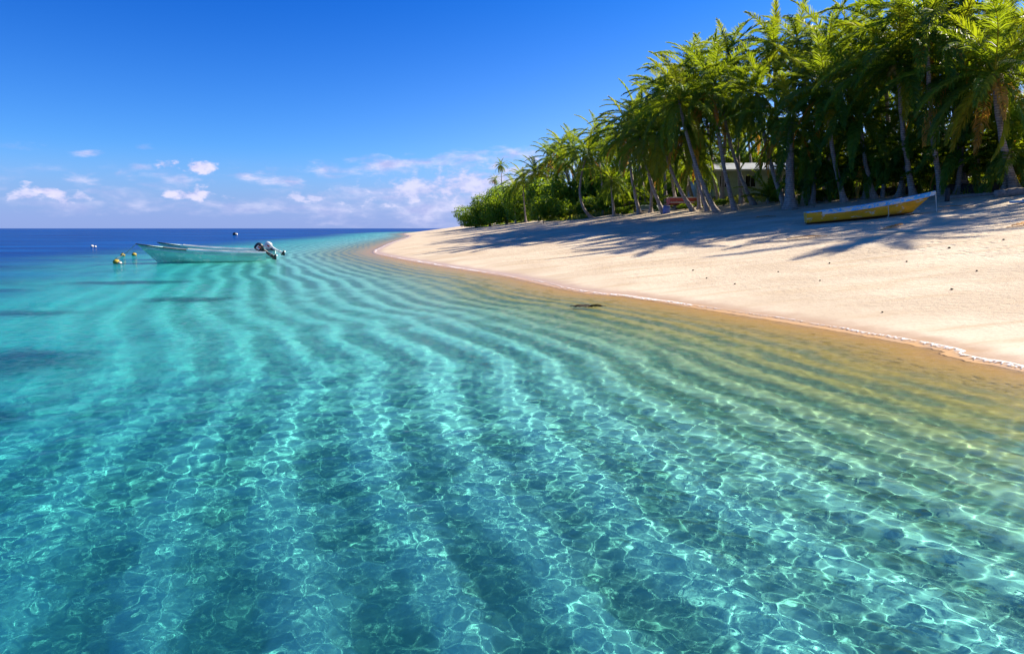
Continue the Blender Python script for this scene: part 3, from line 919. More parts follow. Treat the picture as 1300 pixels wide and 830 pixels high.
# fallen dry fronds on the sand
if VEG:
    FALL = []
    for k in range(2):
        r = np.random.default_rng(600 + k); Q = Quads()
        frond(Q, 0, R(9), R(14), 2.6, .4, r, limp=.25, nl=44, wid=.05, curl=.5)
        me = Q.mesh('fallen_frond'); me.materials.append(M_DEAD); FALL.append(me)
    for i, (px, py, a, lab) in enumerate([(1236, 262, 2.6, 'dry fallen frond on the sand right of the boat bow below the driftwood'), (1118, 293, .4, 'dry fallen frond on the sand just below the middle of the yellow boat'),
                                          (985, 275, 3.4, 'dry fallen frond in the shade left of the yellow boat stern'), (868, 281, 2.9, 'dry fallen frond in the shade below the red boat'),
                                          (1278, 290, .2, 'dry fallen frond in the shade near the right edge'), (1050, 300, 3.0, 'dry fallen frond at the rim of the shade below the boat stern')]):
        p_ = hit(px, py); o_ = bpy.data.objects.new('fallen_frond', FALL[i % 2]); col.objects.link(o_)
        sl_ = (ground_z(p_.x + math.cos(a) * 1.3, p_.y + math.sin(a) * 1.3) - ground_z(p_.x, p_.y)) / 1.3
        o_.location = p_ + Vector((0, 0, .03)); o_.rotation_euler = (0, -math.atan(sl_), a); o_.scale = (.6, .6, .35)
        tag(o_, lab, 'palm frond', 'dry fronds fallen on the beach')
# ------------------------------------------------------------------ painted surfaces
def chipped(name, c, under, amount=.5, scale=3.0, dirt=(.12, .09, .05), zlow=None, low=None, rough=.55):
    m, t, out = newmat(name)
    tc = t.new('ShaderNodeTexCoord').outputs['Object']
    n = t.noise(t.scalevec(tc, (1, 1, 2.2)), scale, 8, .68, .3)
    n2 = t.noise(t.scalevec(tc, (.6, 1, 3)), 1.3, 5, .6)
    col_ = t.mix(t.maprange(n2, .3, .7), c, tuple(x * .72 for x in c))
    col_ = t.mix(t.maprange(n, .66 - amount * .18, .70 - amount * .18), col_, under)
    col_ = t.mix(t.math('MULTIPLY', t.maprange(t.noise(tc, 9, 6, .7), .55, .8), .6), col_, dirt)
    if zlow is not None:
        z = t.new('ShaderNodeSeparateXYZ', i={0: tc}).outputs[2]
        zz = t.math('ADD', z, t.math('MULTIPLY', t.math('SUBTRACT', n2, .5), .08))
        col_ = t.mix(t.maprange(zz, zlow + .03, zlow - .02), col_, low)
    p = t.new('ShaderNodeBsdfPrincipled', i={'Base Color': col_, 'Roughness': rough, 'Specular IOR Level': .4})
    b = t.new('ShaderNodeBump', i={'Strength': .35, 'Distance': .01, 'Height': n})
    t.set(p, 'Normal', b.outputs[0])
    t.l.new(p.outputs[0], out.inputs[0])
    return m


M_AQUA = chipped('aqua_hull_paint', (.50, .86, .74), (.85, .86, .74), .75, 2.0, zlow=.06, low=(.09, .10, .015))
M_AQUA2 = chipped('pale_aqua_hull_paint', (.55, .80, .78), (.62, .70, .66), .2, 2.0, zlow=.06, low=(.10, .11, .02))
M_WHITE = chipped('white_paint', (.88, .88, .85), (.55, .55, .5), .1, 3)
M_INNER = chipped('grey_boat_inside', (.34, .42, .40), (.5, .52, .48), .2, 3)
M_DARKRAIL = chipped('dark_rail_paint', (.05, .07, .10), (.25, .27, .27), .3, 4)
M_YEL = chipped('yellow_hull_paint', (.98, .46, .012), (.72, .62, .48), .45, 2.4, dirt=(.35, .10, .02), zlow=.10, low=(.12, .05, .015))
M_BLUE = chipped('sky_blue_paint', (.07, .52, .88), (.75, .66, .52), .95, 4)
M_BLUEIN = chipped('blue_boat_inside', (.05, .46, .85), (.45, .42, .38), .25, 3)
M_RED = chipped('faded_red_paint', (.46, .09, .08), (.55, .35, .3), .3, 3)
M_ROPE = simple('rope', (.62, .58, .48), .9, .3, 30)
M_BLACK = simple('black_plastic', (.012, .014, .02), .35, .3, 8, spec=.5)
M_GREYP = simple('silver_grey_plastic', (.55, .57, .62), .35, .15, 6, spec=.5)
M_REDP = simple('red_decal', (.62, .03, .03), .4, .2, 10)
M_BUOY = simple('yellow_buoy_plastic', (.50, .36, .04), .5, .5, 5, (.20, .16, .03), .1)
M_BUOYW = simple('white_buoy_plastic', (.8, .78, .74), .5, .3, 5)
M_WEED = simple('brown_seaweed', (.05, .035, .015), .7, .5, 20)


def loft(name, secs, close=False):
    """secs: list of sections, each a list of points"""
    n = len(secs[0]); V = [tuple(p) for s in secs for p in s]
    F = []
    for i in range(len(secs) - 1):
        for k in range(n - (0 if close else 1)):
            k2 = (k + 1) % n
            F.append((i * n + k, (i + 1) * n + k, (i + 1) * n + k2, i * n + k2))
    me = bpy.data.meshes.new(name); me.from_pydata(V, [], F); me.update()
    me.polygons.foreach_set('use_smooth', [True] * len(F))
    return me


class Hull:
    def __init__(s, L, B, H, rise, rake=.9, tumble=0, chine=.38, rocker=.0):
        s.L, s.B, s.H, s.rise, s.rake, s.chine, s.rocker = L, B, H, rise, rake, chine, rocker

    def beam(s, u):
        return s.B * .5 * ((.86 + .14 * math.sin(min(u / .4, 1) * math.pi / 2)) * max(0, 1 - max(0, (u - .42) / .58) ** 2.1)) + .012

    def sheer(s, u):
        return s.H + s.rise * u ** 2.4

    def keel(s, u):
        return s.rocker * max(0, (u - .55) / .45) ** 2

    def pt(s, u, v, inset=0.0):
        """v in -1..1 from starboard rail over the keel to the port rail"""
        b = max(s.beam(u) - inset, .004); sg = 1 if v >= 0 else -1; a = abs(v)
        zk, zs = s.keel(u) + inset * 1.1, s.sheer(u)
        fl = .25 + .75 * (1 - max(0, (u - .5) / .5) ** 1.5)     # bottom gets finer to the bow
        if a < .5:
            q = a / .5
            y = b * (.80 * fl) * q; z = zk + (zs - zk) * (s.chine * .45 + .35 * (1 - fl)) * q ** 1.6
        else:
            q = (a - .5) / .5
            z0 = zk + (zs - zk) * (s.chine * .45 + .35 * (1 - fl))
            y = b * (.80 * fl + (1 - .80 * fl) * (1 - (1 - q) ** 1.5)); z = z0 + (zs - z0) * q
        x = s.L * u - s.rake * (1 - (z - zk) / max(zs - zk, .01)) * u ** 7
        return (x - (inset * 1.5 if u > .99 else 0), y * sg, z)

    def shell(s, name, inset=0., v0=-1, v1=1, n=20, u0=0, u1=1, flip=False, nu=34):
        secs = [[s.pt(u0 + (u1 - u0) * i / nu, v0 + (v1 - v0) * k / n, inset) for k in range(n + 1)] for i in range(nu + 1)]
        if flip: secs = [x[::-1] for x in secs]
        return loft(name, secs)

    def transom(s, name, inset=.0, th=.05, top=-.0):
        n = 20
        A = [s.pt(0, -1 + 2 * k / n, 0) for k in range(n + 1)]
        f = [(x - .004, y, min(z, s.H - top)) for x, y, z in A]; b = [(x + th, y * .97, min(z + .01, s.H - top)) for x, y, z in A]
        V = f + b; N = n + 1
        F = [tuple(range(N)), tuple(range(2 * N - 1, N - 1, -1))] + [(k, N + k, N + k + 1, k + 1) for k in range(n)] + [(0, n, 2 * N - 1, N)]
        me = bpy.data.meshes.new(name); me.from_pydata(V, [], F); me.update(); return me

    def rail(s, name, side, w=.06, h=.05, u0=0, u1=1, dz=0.0, lift=.0):
        secs = []
        for i in range(41):
            u = u0 + (u1 - u0) * i / 40
            x, y, z = s.pt(u, side)
            x2, y2, _ = s.pt(max(0, u), side)
            o = w * .5 * side; i_ = -w * .5 * side
            if u > .985: o *= .6; i_ *= .2
            z += lift
            secs.append([(x, y + o, z - h + dz), (x, y + o, z + .012), (x, y + i_, z + .012), (x, y + i_, z - h + dz)])
        me = loft(name, secs, True)
        me.polygons.foreach_set('use_smooth', [False] * len(me.polygons))
        return me


def box_mesh(name, boxes, bevel=.01):
    bm = bmesh.new()
    for (cx, cy, cz, sx, sy, sz) in boxes:
        g = bmesh.ops.create_cube(bm, size=1)
        bmesh.ops.scale(bm, vec=(sx, sy, sz), verts=g['verts']); bmesh.ops.translate(bm, vec=(cx, cy, cz), verts=g['verts'])
    if bevel:
        bmesh.ops.bevel(bm, geom=bm.edges[:], offset=bevel, segments=2, affect='EDGES')
    me = bpy.data.meshes.new(name); bm.to_mesh(me); bm.free(); return me


def thing(name, label, cat, loc, rot=(0, 0, 0), group=None):
    o = bpy.data.objects.new(name, None); col.objects.link(o); o.location = loc; o.rotation_euler = rot
    tag(o, label, cat, group); return o


def moulded(name, secs_spec, seg=14):
    """a rounded body from (z, cx, cy, half x, half y, squareness) rings"""
    secs = []
    for (z, cx, cy, hx, hy) in secs_spec:
        ring = []
        for k in range(seg):
            a = 2 * math.pi * k / seg
            c, s_ = math.cos(a), math.sin(a)
            ring.append((cx + hx * math.copysign(abs(c) ** .6, c), cy + hy * math.copysign(abs(s_) ** .6, s_), z))
        secs.append(ring)
    me = loft(name, secs, True)
    bm = bmesh.new(); bm.from_mesh(me)
    bm.verts.ensure_lookup_table()
    bm.faces.new([bm.verts[k] for k in range(seg)]); bm.faces.new([bm.verts[len(bm.verts) - 1 - k] for k in range(seg)])
    bmesh.ops.recalc_face_normals(bm, faces=bm.faces); bm.to_mesh(me); bm.free()
    return me


def motor(parent, tilt, x, z, pale=False):
    """outboard motor as a part of its boat, cowl forward of the transom when tilted"""
    piv = bpy.data.objects.new('outboard_motor', box_mesh('outboard_motor', [(0, 0, .02, .10, .26, .30), (-.05, 0, .12, .12, .16, .18)], .02))
    col.objects.link(piv); piv.parent = parent; piv.data.materials.append(M_BLACK)
    piv.location = (x, 0, z); piv.scale = (.78,) * 3; piv.rotation_euler = (0, tilt, 0)
    cowl = moulded('cowl', [(.16, -.10, 0, .20, .15), (.22, -.11, 0, .27, .18), (.42, -.10, 0, .31, .20), (.60, -.08, 0, .28, .185), (.68, -.06, 0, .20, .13), (.70, -.05, 0, .10, .06)])
    link('cowl', cowl, piv, M_GREYP if pale else M_BLACK)
    for sy in (-1, 1):
        link('side_panel', box_mesh('side_panel', [(-.02, sy * .196, .42, .26, .02, .26)], .008), piv, M_GREYP)
        link('decal', box_mesh('decal', [(-.08, sy * .210, .38, .10, .008, .20)], .002), piv, M_REDP)
    link('leg', moulded('leg', [(-.85, -.20, 0, .08, .03), (-.70, -.16, 0, .13, .035), (-.30, -.12, 0, .10, .06), (.0, -.10, 0, .12, .09), (.17, -.10, 0, .17, .12)]), piv, M_GREYP if pale else M_BLACK)
    link('cavitation_plate', box_mesh('cavitation_plate', [(-.24, 0, -.52, .34, .20, .02)], .005), piv, M_GREYP)
    hub = link('gear_case', moulded('gear_case', [(-.78, -.20, 0, .20, .055), (-.84, -.20, 0, .22, .065), (-.90, -.20, 0, .16, .05), (-1.06, -.14, 0, .05, .012)]), piv, M_BLACK)
    bm = bmesh.new()
    for k in range(3):
        a = k * 2.094
        vs = [bm.verts.new(Vector((-.42 + dx, r_ * math.cos(a + da), -.84 + r_ * math.sin(a + da)))) for dx, r_, da in ((-.02, .03, -.4), (-.04, .14, -.5), (.01, .16, 0), (.05, .12, .5), (.03, .03, .4))]
        bm.faces.new(vs)
    me = bpy.data.meshes.new('propeller'); bm.to_mesh(me); bm.free()
    link('propeller', me, piv, M_GREYP)
    return piv


def heading(a, b):
    return math.atan2(b[1] - a[1], b[0] - a[0])


def open_boat(stern_px, bow_px, L, B, H, rise, label, hullmat, white_span, dark_spans, nthw=4, draft=.14, mot=(.9, .0)):
    a = sea(*stern_px); b = sea(*bow_px)
    hd = heading(a, b)
    root = thing('motorboat', label, 'motorboat', (a[0], a[1], -draft), (R(0), R(-.6), hd), 'pair of open motorboats moored off the beach')
    hl = Hull(L, B, H, rise, rake=1.05)
    h = link('hull', hl.shell('hull'), root, hullmat)
    link('inside', hl.shell('inside', .05, flip=True), root, M_INNER)
    link('transom', hl.transom('transom', th=.06, top=.04), root, hullmat)
    for sd in (-1, 1):
        link('gunwale', hl.rail('gunwale', sd, .09, .05), root, M_DARKRAIL)
        link('rail_cap', hl.rail('rail_cap', sd, .15, .085, white_span[0], white_span[1], lift=.03), root, M_WHITE)
        link('rubbing_strake', hl.rail('rubbing_strake', sd, .05, .03, .02, .97, lift=-.16), root, M_WHITE)
    for k in range(nthw):
        u = .14 + k * .19
        bw = hl.beam(u) * 2 - .12
        link('thwart', box_mesh('thwart', [(L * u, 0, hl.sheer(u) - .13, .26, bw, .035)], .01), root, M_WHITE)
    dk = hl
    secs = []
    for i in range(13):
        u = .80 + .195 * i / 12
        w_ = hl.beam(u) - .03; z = hl.sheer(u) - .015
        secs.append([(L * u - .0, -w_, z), (L * u, 0, z + .05 * (1 - i / 12)), (L * u, w_, z)])
    link('foredeck', loft('foredeck', secs), root, hullmat)
    motor(root, mot[0], mot[1], H + .02, pale=(nthw == 3))
    return root, hl, hd, a


b1, h1_, hd1, a1 = open_boat((337, 330.6), (178, 333.3), 6.45, 1.75, .62, .46, 'nearer aqua open motorboat, its bow rope running down to a yellow buoy', M_AQUA, (.0, .62), None, 4, mot=(R(50), .12))
b2, h2_, hd2, a2 = open_boat((350, 326.6), (214, 328.2), 6.7, 1.75, .62, .44, 'pale aqua motorboat floating behind the other one, white rail caps and white topped motor', M_AQUA2, (.1, .80), None, 3, mot=(R(56), .2))

# mooring ropes
bpy.context.view_layer.update()
bow = b1.matrix_world @ Vector((6.42, 0, 1.09))
bs = sea(148, 334)


def buoy(px, py, rad, mat, label, group, squash=.9):
    p = sea(px, py)
    root = thing('mooring_buoy', label, 'buoy', (p[0], p[1], 0), (.15, .1, 0), group)
    bm = bmesh.new(); bmesh.ops.create_uvsphere(bm, u_segments=24, v_segments=14, radius=rad)
    for v in bm.verts:
        v.co.z *= squash
    bmesh.ops.translate(bm, vec=(0, 0, rad * .45), verts=bm.verts)
    me = bpy.data.meshes.new('float_ball'); bm.to_mesh(me); bm.free(); me.polygons.foreach_set('use_smooth', [True] * len(me.polygons))
    link('float_ball', me, root, mat)
    g = tube('eye_ring', [(.05 * math.cos(a), .0, rad * 1.35 + .05 * math.sin(a)) for a in [k * math.pi / 6 for k in range(13)]], [.012] * 13, 6, False)
    link('eye_ring', g, root, M_BLACK)
    link('seam_band', tube('seam_band', [((rad + .004) * math.cos(a), (rad + .004) * math.sin(a), rad * .45) for a in [k * math.pi / 12 for k in range(25)]], [.012] * 25, 6, False), root, M_WEED)
    return root


BG = 'mooring buoys round the motorboats'
buoy(148, 334.5, .17, M_BUOY, 'biggest yellow buoy, at the lower end of the mooring rope', BG)
buoy(156, 325.2, .14, M_BUOY, 'yellow buoy just above and behind the one holding the rope', BG)
buoy(170.5, 324.6, .15, M_BUOY, 'yellow buoy close to the bow of the nearer aqua boat', BG)
buoy(117, 313.5, .14, M_BUOYW, 'white buoy alone on the dark water left of the boats, left of its pair', BG)
buoy(121, 314.0, .12, M_BUOYW, 'white buoy alone on the dark water left of the boats, right of its pair', BG)
buoy(152.5, 335.0, .09, M_BUOYW, 'tiny white float beside the biggest yellow buoy', BG)
buoy(298, 298.6, .55, M_BLACK, 'far dark buoy near the horizon above the boats', BG)
buoy(300, 298.4, .40, M_BUOYW, 'far white float against the dark buoy near the horizon', BG)


def rope(name, A, B_p, sag, label, rad=.018, n=14):
    P = []
    for i in range(n + 1):
        u = i / n; p = A.lerp(B_p, u); p.z -= sag * 4 * u * (1 - u); P.append(p - A)
    o = link(name, tube(name, P, [rad] * (n + 1), 6), None, M_ROPE); o.location = A
    tag(o, label, 'rope'); return o


rope('mooring_rope', bow, Vector((bs[0], bs[1], .22)), .08, 'pale taut rope from the bow of the nearer aqua boat down to a buoy')

# ------------------------------------------------------------------ the yellow boat on the sand
pa = hit(1023, 284); pb = hit(1163, 272)
hdg = heading(pa, pb); run = (pb - pa).length
Lb = run * 1.17
zz0 = pa.z; zz1 = pb.z
root = thing('beached_boat', 'yellow wooden boat with blue top strake and inside, chipped paint, lying on the sand', 'rowing boat', (pa.x, pa.y, pa.z - .06),
             (R(1.5), -math.atan2(zz1 - zz0, run) - R(1.0), hdg))
root.rotation_mode = 'XYZ'
hb = Hull(Lb, 1.75, .58, .34, rake=.95, chine=.3, rocker=.10)
link('hull', hb.shell('hull'), root, M_YEL)
link('inside', hb.shell('inside', .05, flip=True), root, M_BLUEIN)
link('transom', hb.transom('transom', th=.07), root, M_YEL)
for sd in (-1, 1):
    link('top_strake', hb.rail('top_strake', sd, .045, .15, .12 if sd < 0 else 0, 1, lift=-.005), root, M_BLUE)
    link('gunwale', hb.rail('gunwale', sd, .085, .035, 0, 1, lift=.022), root, M_BLUE)
    link('plank_edge', hb.rail('plank_edge', sd, .03, .018, .01, .93, lift=-.24), root, M_YEL)
for k, u in enumerate((.16, .40, .62)):
    link('thwart', box_mesh('thwart', [(Lb * u, 0, hb.sheer(u) - .13, .22, hb.beam(u) * 2 - .11, .035)], .008), root, M_BLUEIN)
link('bow_post', box_mesh('bow_post', [(Lb - .03, 0, hb.sheer(1) - .03, .10, .08, .14)], .02), root, M_WHITE)
link('keel', box_mesh('keel', [(Lb * .42, 0, -.03, Lb * .84, .07, .10)], .01), root, M_WEED)
link('stern_rope', tube('stern_rope', [(Lb * .62, -.84, .66), (Lb * .62, -.89, .4), (Lb * .625, -.80, .1), (Lb * .61, -.90, -.05)], [.014] * 4, 6), root, M_ROPE)
bpy.context.view_layer.update()
bt = root.matrix_world @ Vector((Lb, -.03, hb.sheer(1) - .05))
gz = Vector((bt.x + .06, bt.y - .12, ground_z(bt.x + .06, bt.y - .12)))
rope('bow_rope', bt, gz, -.02, 'pale rope hanging straight down from the bow of the yellow boat', .022)

# ------------------------------------------------------------------ house and sheds under the palms
M_HWALL = chipped('pale_green_wall', (.40, .50, .34), (.5, .52, .42), .15, 1.2)
M_HDARK = simple('dark_window', (.012, .012, .012), .15, .2, 3, spec=.6)
M_TRIM = chipped('pale_trim', (.6, .6, .5), (.4, .38, .3), .2, 3)
M_WOOD = simple('weathered_wood', (.17, .13, .10), .85, .45, 6, bump=.3)
M_DWOOD = simple('dark_wood', (.06, .048, .04), .85, .4, 5, bump=.3)
M_DRIFT = simple('driftwood_grey', (.30, .24, .19), .85, .4, 5, (.16, .12, .09), bump=.5)
M_LBLUE = chipped('light_blue_board', (.34, .52, .66), (.5, .55, .58), .15, 2)
M_GREYG = chipped('grey_green_paint', (.22, .28, .24), (.35, .38, .33), .2, 2)


def roofmat():
    m, t, out = newmat('corrugated_iron')
    tc = t.new('ShaderNodeTexCoord').outputs['Object']
    wv = t.new('ShaderNodeTexWave', wave_type='BANDS', bands_direction='X', i={'Vector': tc, 'Scale': 4.2})
    n = t.noise(tc, 1.5, 6, .65)
    c = t.mix(t.maprange(n, .55, .75), (.40, .42, .45), (.25, .17, .12))
    p = t.new('ShaderNodeBsdfPrincipled', i={'Base Color': c, 'Roughness': .45, 'Metallic': .35})
    b = t.new('ShaderNodeBump', i={'Strength': .8, 'Distance': .02, 'Height': wv.outputs[1]}); t.set(p, 'Normal', b.outputs[0])
    t.l.new(p.outputs[0], out.inputs[0]); return m


M_ROOF = roofmat()


def prism(name, poly_yz, x0, x1):
    n = len(poly_yz)
    V = [(x0, y, z) for y, z in poly_yz] + [(x1, y, z) for y, z in poly_yz]
    F = [tuple(range(n))[::-1], tuple(range(n, 2 * n))] + [(k, (k + 1) % n, n + (k + 1) % n, n + k) for k in range(n)]
    me = bpy.data.meshes.new(name); me.from_pydata(V, [], F); me.update()
    bm = bmesh.new(); bm.from_mesh(me); bmesh.ops.recalc_face_normals(bm, faces=bm.faces); bm.to_mesh(me); bm.free()
    return me


def wall_with_holes(name, x0, x1, z0, z1, y, th, holes):
    """a wall along x, holes as (xa, xb, za, zb)"""
    xs = sorted({x0, x1, *[h[0] for h in holes], *[h[1] for h in holes]})
    zs = sorted({z0, z1, *[h[2] for h in holes], *[h[3] for h in holes]})
    bm = bmesh.new(); vd = {}

    def vv(x, z, yy):
        k = (x, z, yy)
        if k not in vd: vd[k] = bm.verts.new((x, yy, z))
        return vd[k]
    solid = lambda i, j: 0 <= i < len(xs) - 1 and 0 <= j < len(zs) - 1 and not any(h[0] <= (xs[i] + xs[i + 1]) / 2 <= h[1] and h[2] <= (zs[j] + zs[j + 1]) / 2 <= h[3] for h in holes)
    for i in range(len(xs) - 1):
        for j in range(len(zs) - 1):
            if not solid(i, j): continue
            a, b, c, d = xs[i], xs[i + 1], zs[j], zs[j + 1]
            bm.faces.new([vv(a, c, y), vv(b, c, y), vv(b, d, y), vv(a, d, y)])
            bm.faces.new([vv(a, d, y + th), vv(b, d, y + th), vv(b, c, y + th), vv(a, c, y + th)])
            for (di, dj, q) in ((-1, 0, ((a, c), (a, d))), (1, 0, ((b, d), (b, c))), (0, -1, ((b, c), (a, c))), (0, 1, ((a, d), (b, d)))):
                if not solid(i + di, j + dj):
                    (p1, p2) = q
                    bm.faces.new([vv(*p1, y), vv(*p2, y), vv(*p2, y + th), vv(*p1, y + th)])
    bmesh.ops.recalc_face_normals(bm, faces=bm.faces)
    me = bpy.data.meshes.new(name); bm.to_mesh(me); bm.free(); return me


def window(parent, xa, xb, za, zb, y):
    fr = link('window', box_mesh('window', [((xa + xb) / 2, y - .02, za - .03, xb - xa + .16, .09, .07), ((xa + xb) / 2, y - .02, zb + .03, xb - xa + .16, .07, .06),
                                           (xa - .03, y - .02, (za + zb) / 2, .06, .07, zb - za - .01), (xb + .03, y - .02, (za + zb) / 2, .06, .07, zb - za - .01),
                                           ((xa + xb) / 2, y + .05, (za + zb) / 2, .04, .04, zb - za - .02)], .005), parent, M_TRIM)
    link('pane', box_mesh('pane', [((xa + xb) / 2, y + .09, (za + zb) / 2, xb - xa, .02, zb - za)], 0), fr, M_HDARK)


hp = base_at(962, ('Y', 64))
hz = ground_z(hp.x, hp.y)
Hs = thing('beach_house', 'pale green wooden house with silver corrugated roof and dark windows among the palm trunks', 'house', (hp.x, hp.y, hz - .1), (0, 0, R(-7)))
W2 = 5.2
win = [(-3.6, -2.9, 1.15, 2.15), (-1.3, -.4, 1.15, 2.15), (2.0, 3.6, 1.05, 2.15)]
door = (.7, 1.5, .35, 2.2)
link('wall', wall_with_holes('wall', -4.1, 4.6, .3, 2.75, 0, .12, win + [door]), Hs, M_HWALL)
link('wall', box_mesh('wall', [(-4.04, 2.7, 1.52, .12, 5.1, 2.44), (4.54, 2.7, 1.52, .12, 5.1, 2.44), (.25, 5.3, 1.52, 8.7, .12, 2.44)], 0), Hs, M_HWALL)
for w_ in win: window(Hs, *w_, 0)
link('door', box_mesh('door', [(1.1, .07, 1.26, .8, .05, 1.84)], .01), Hs, M_DWOOD)
link('roof', prism('roof', [(-.75, 2.62), (2.65, 3.45), (6.0, 2.62), (6.0, 2.70), (2.65, 3.55), (-.75, 2.70)], -4.7, 5.2), Hs, M_ROOF)
link('gable', prism('gable', [(.0, 2.76), (2.65, 3.38), (5.3, 2.76)], -4.09, -3.99), Hs, M_HWALL)
link('gable', prism('gable', [(.0, 2.76), (2.65, 3.38), (5.3, 2.76)], 4.48, 4.58), Hs, M_HWALL)
link('fascia', box_mesh('fascia', [(.25, -.78, 2.62, 9.9, .04, .16)], .004), Hs, M_TRIM)
link('floor_beam', box_mesh('floor_beam', [(.25, .05, .20, 8.7, .2, .18)], .01), Hs, M_DWOOD)
for k in range(6):
    link('stump', box_mesh('stump', [(-3.9 + k * 1.65, .15, -.1, .18, .18, .42)], .02), Hs, M_WOOD)

p = base_at(898, ('Y', 66))
o = thing('blue_hut', 'small light blue board hut behind the leaning palms left of the house', 'hut', (p.x, p.y, p.z - .1), (0, 0, R(6)))
link('wall', wall_with_holes('wall', -1.3, 1.3, .2, 2.1, 0, .1, [(.3, .9, .25, 1.9)]), o, M_LBLUE)
link('wall', box_mesh('wall', [(-1.25, 1.2, 1.15, .1, 2.2, 1.9), (1.25, 1.2, 1.15, .1, 2.2, 1.9), (0, 2.35, 1.15, 2.6, .1, 1.9)], 0), o, M_LBLUE)
link('door', box_mesh('door', [(.6, .08, 1.07, .6, .04, 1.62)], .005), o, M_LBLUE)
link('roof', box_mesh('roof', [(0, 1.15, 2.17, 3.0, 2.9, .06)], .01), o, M_ROOF)

# red boat laid up on blocks
p = hit(868, 266)
p = base_at(868, ('Y', p.y + 1.5))
o = thing('red_boat', 'faded red boat with white rails laid up on the grass left of the blue hut', 'rowing boat', (p.x - 1.45, p.y, p.z + .28), (R(-4), 0, R(4)))
hr = Hull(3.4, 1.3, .62, .06, rake=.35)
link('hull', hr.shell('hull'), o, M_RED); link('inside', hr.shell('inside', .04, flip=True), o, M_WHITE)
link('transom', hr.transom('transom'), o, M_RED)
for sd in (-1, 1):
    link('gunwale', hr.rail('gunwale', sd, .07, .05, lift=.01), o, M_WHITE)
    link('rubbing_strake', hr.rail('rubbing_strake', sd, .05, .04, 0, .95, lift=-.42), o, M_WHITE)
for k, xx in enumerate((.6, 2.3)):
    w_ = thing('timber_block', ['timber block under the stern of the red boat', 'timber block under the front half of the red boat'][k], 'wood block', (p.x - 1.45 + xx, p.y + .03, p.z), (0, 0, .1), 'timber blocks under the red boat')
    link('block', box_mesh('block', [(0, 0, .12, .22, 1.0, .28)], .02), w_, M_WOOD)

# upturned dinghy
p = hit(828, 268); p = base_at(828, ('Y', p.y + 2.5))
o = thing('upturned_dinghy', 'grey green dinghy lying upside down left of the red boat', 'dinghy', (p.x - 1.5, p.y, p.z + .52), (R(180), 0, R(3)))
hr = Hull(3.2, 1.3, .5, .05, rake=.4)
link('hull', hr.shell('hull'), o, M_GREYG); link('transom', hr.transom('transom'), o, M_GREYG)
link('keel', box_mesh('keel', [(1.4, 0, -.02, 2.6, .05, .07)], .01), o, M_WOOD)
for sd in (-1, 1): link('gunwale', hr.rail('gunwale', sd, .07, .05), o, M_WHITE)

# open post shelter
p = base_at(806, ('Y', 76))
o = thing('open_shelter', 'open shelter of pale posts with a low flat roof at the grove edge', 'shelter', (p.x, p.y, p.z), (0, 0, R(5)))
for i, x in enumerate((-1.9, -.7, .5, 1.8)):
    for j, y in enumerate((0, 2.2)):
        link('post', tube('post', [(x, y, -.3), (x + .03, y, 1.0), (x, y + .02, 2.25)], [.075, .07, .06], 8), o, M_DRIFT)
link('beam', box_mesh('beam', [(0, 0, 2.30, 4.3, .10, .10), (0, 2.2, 2.30, 4.3, .10, .10)], .01), o, M_DRIFT)
link('roof', box_mesh('roof', [(0, 1.1, 2.39, 4.7, 3.0, .07)], .01), o, M_WOOD)
link('rail', box_mesh('rail', [(0, -.1, 1.0, 3.9, .05, .08)], .01), o, M_DRIFT)

# blue barrel near the leaning palms
p = hit(846, 271)
o = thing('blue_barrel', 'small blue grey barrel on the sand edge below the red boat', 'barrel', p, (0, 0, 0))
link('barrel', moulded('barrel', [(-.05, 0, 0, .24, .24), (.02, 0, 0, .27, .27), (.2, 0, 0, .285, .285), (.4, 0, 0, .285, .285), (.58, 0, 0, .27, .27), (.62, 0, 0, .24, .24)], 20), o, chipped('barrel_blue', (.10, .16, .42), (.3, .33, .4), .2))
link('rim', tube('rim', [(.26 * math.cos(a), .26 * math.sin(a), .62) for a in [k * math.pi / 12 for k in range(25)]], [.015] * 25, 6, False), o, M_GREYP)

# white sheet hanging right of the shaggy palm
p = base_at(1025, ('Y', 49))
c_ = at_depth(1025, 236, 49)
o = thing('hanging_sheet', 'pale grey white cloth hung on a line right of the thick shaggy palm', 'cloth', (c_.x, c_.y, p.z), (0, 0, R(-6)))
zt = c_.z - p.z
V = []; F = []
for i in range(13):
    for j in range(11):
        u, v = i / 12, j / 10
        V.append((-.42 + .9 * u + .12 * v, .05 * math.sin(u * 9 + v * 2) + .04 * v, zt + .42 - .10 * (1 - u) * 2 * (1 - v) - (.72 + .25 * u) * v))
for i in range(12):
    for j in range(10):
        F.append((i * 11 + j, (i + 1) * 11 + j, (i + 1) * 11 + j + 1, i * 11 + j + 1))
me = bpy.data.meshes.new('cloth'); me.from_pydata(V, [], F); me.update(); me.polygons.foreach_set('use_smooth', [True] * len(F))
cl = link('cloth', me, o, chipped('white_cloth', (.62, .66, .68), (.5, .55, .56), .1, 2))
sm = cl.modifiers.new('thick', 'SOLIDIFY'); sm.thickness = .01
link('line', tube('line', [(-1.6, 0, zt + .25), (-.4, 0, zt + .30), (.5, 0, zt + .43), (1.6, 0, zt + .55)], [.01] * 4, 6), o, M_ROPE)
for xx, hh in ((-1.6, zt + .3), (1.6, zt + .6)):
    link('line_post', tube('line_post', [(xx, 0, -.3), (xx, 0, hh)], [.05, .04], 8), o, M_WOOD)

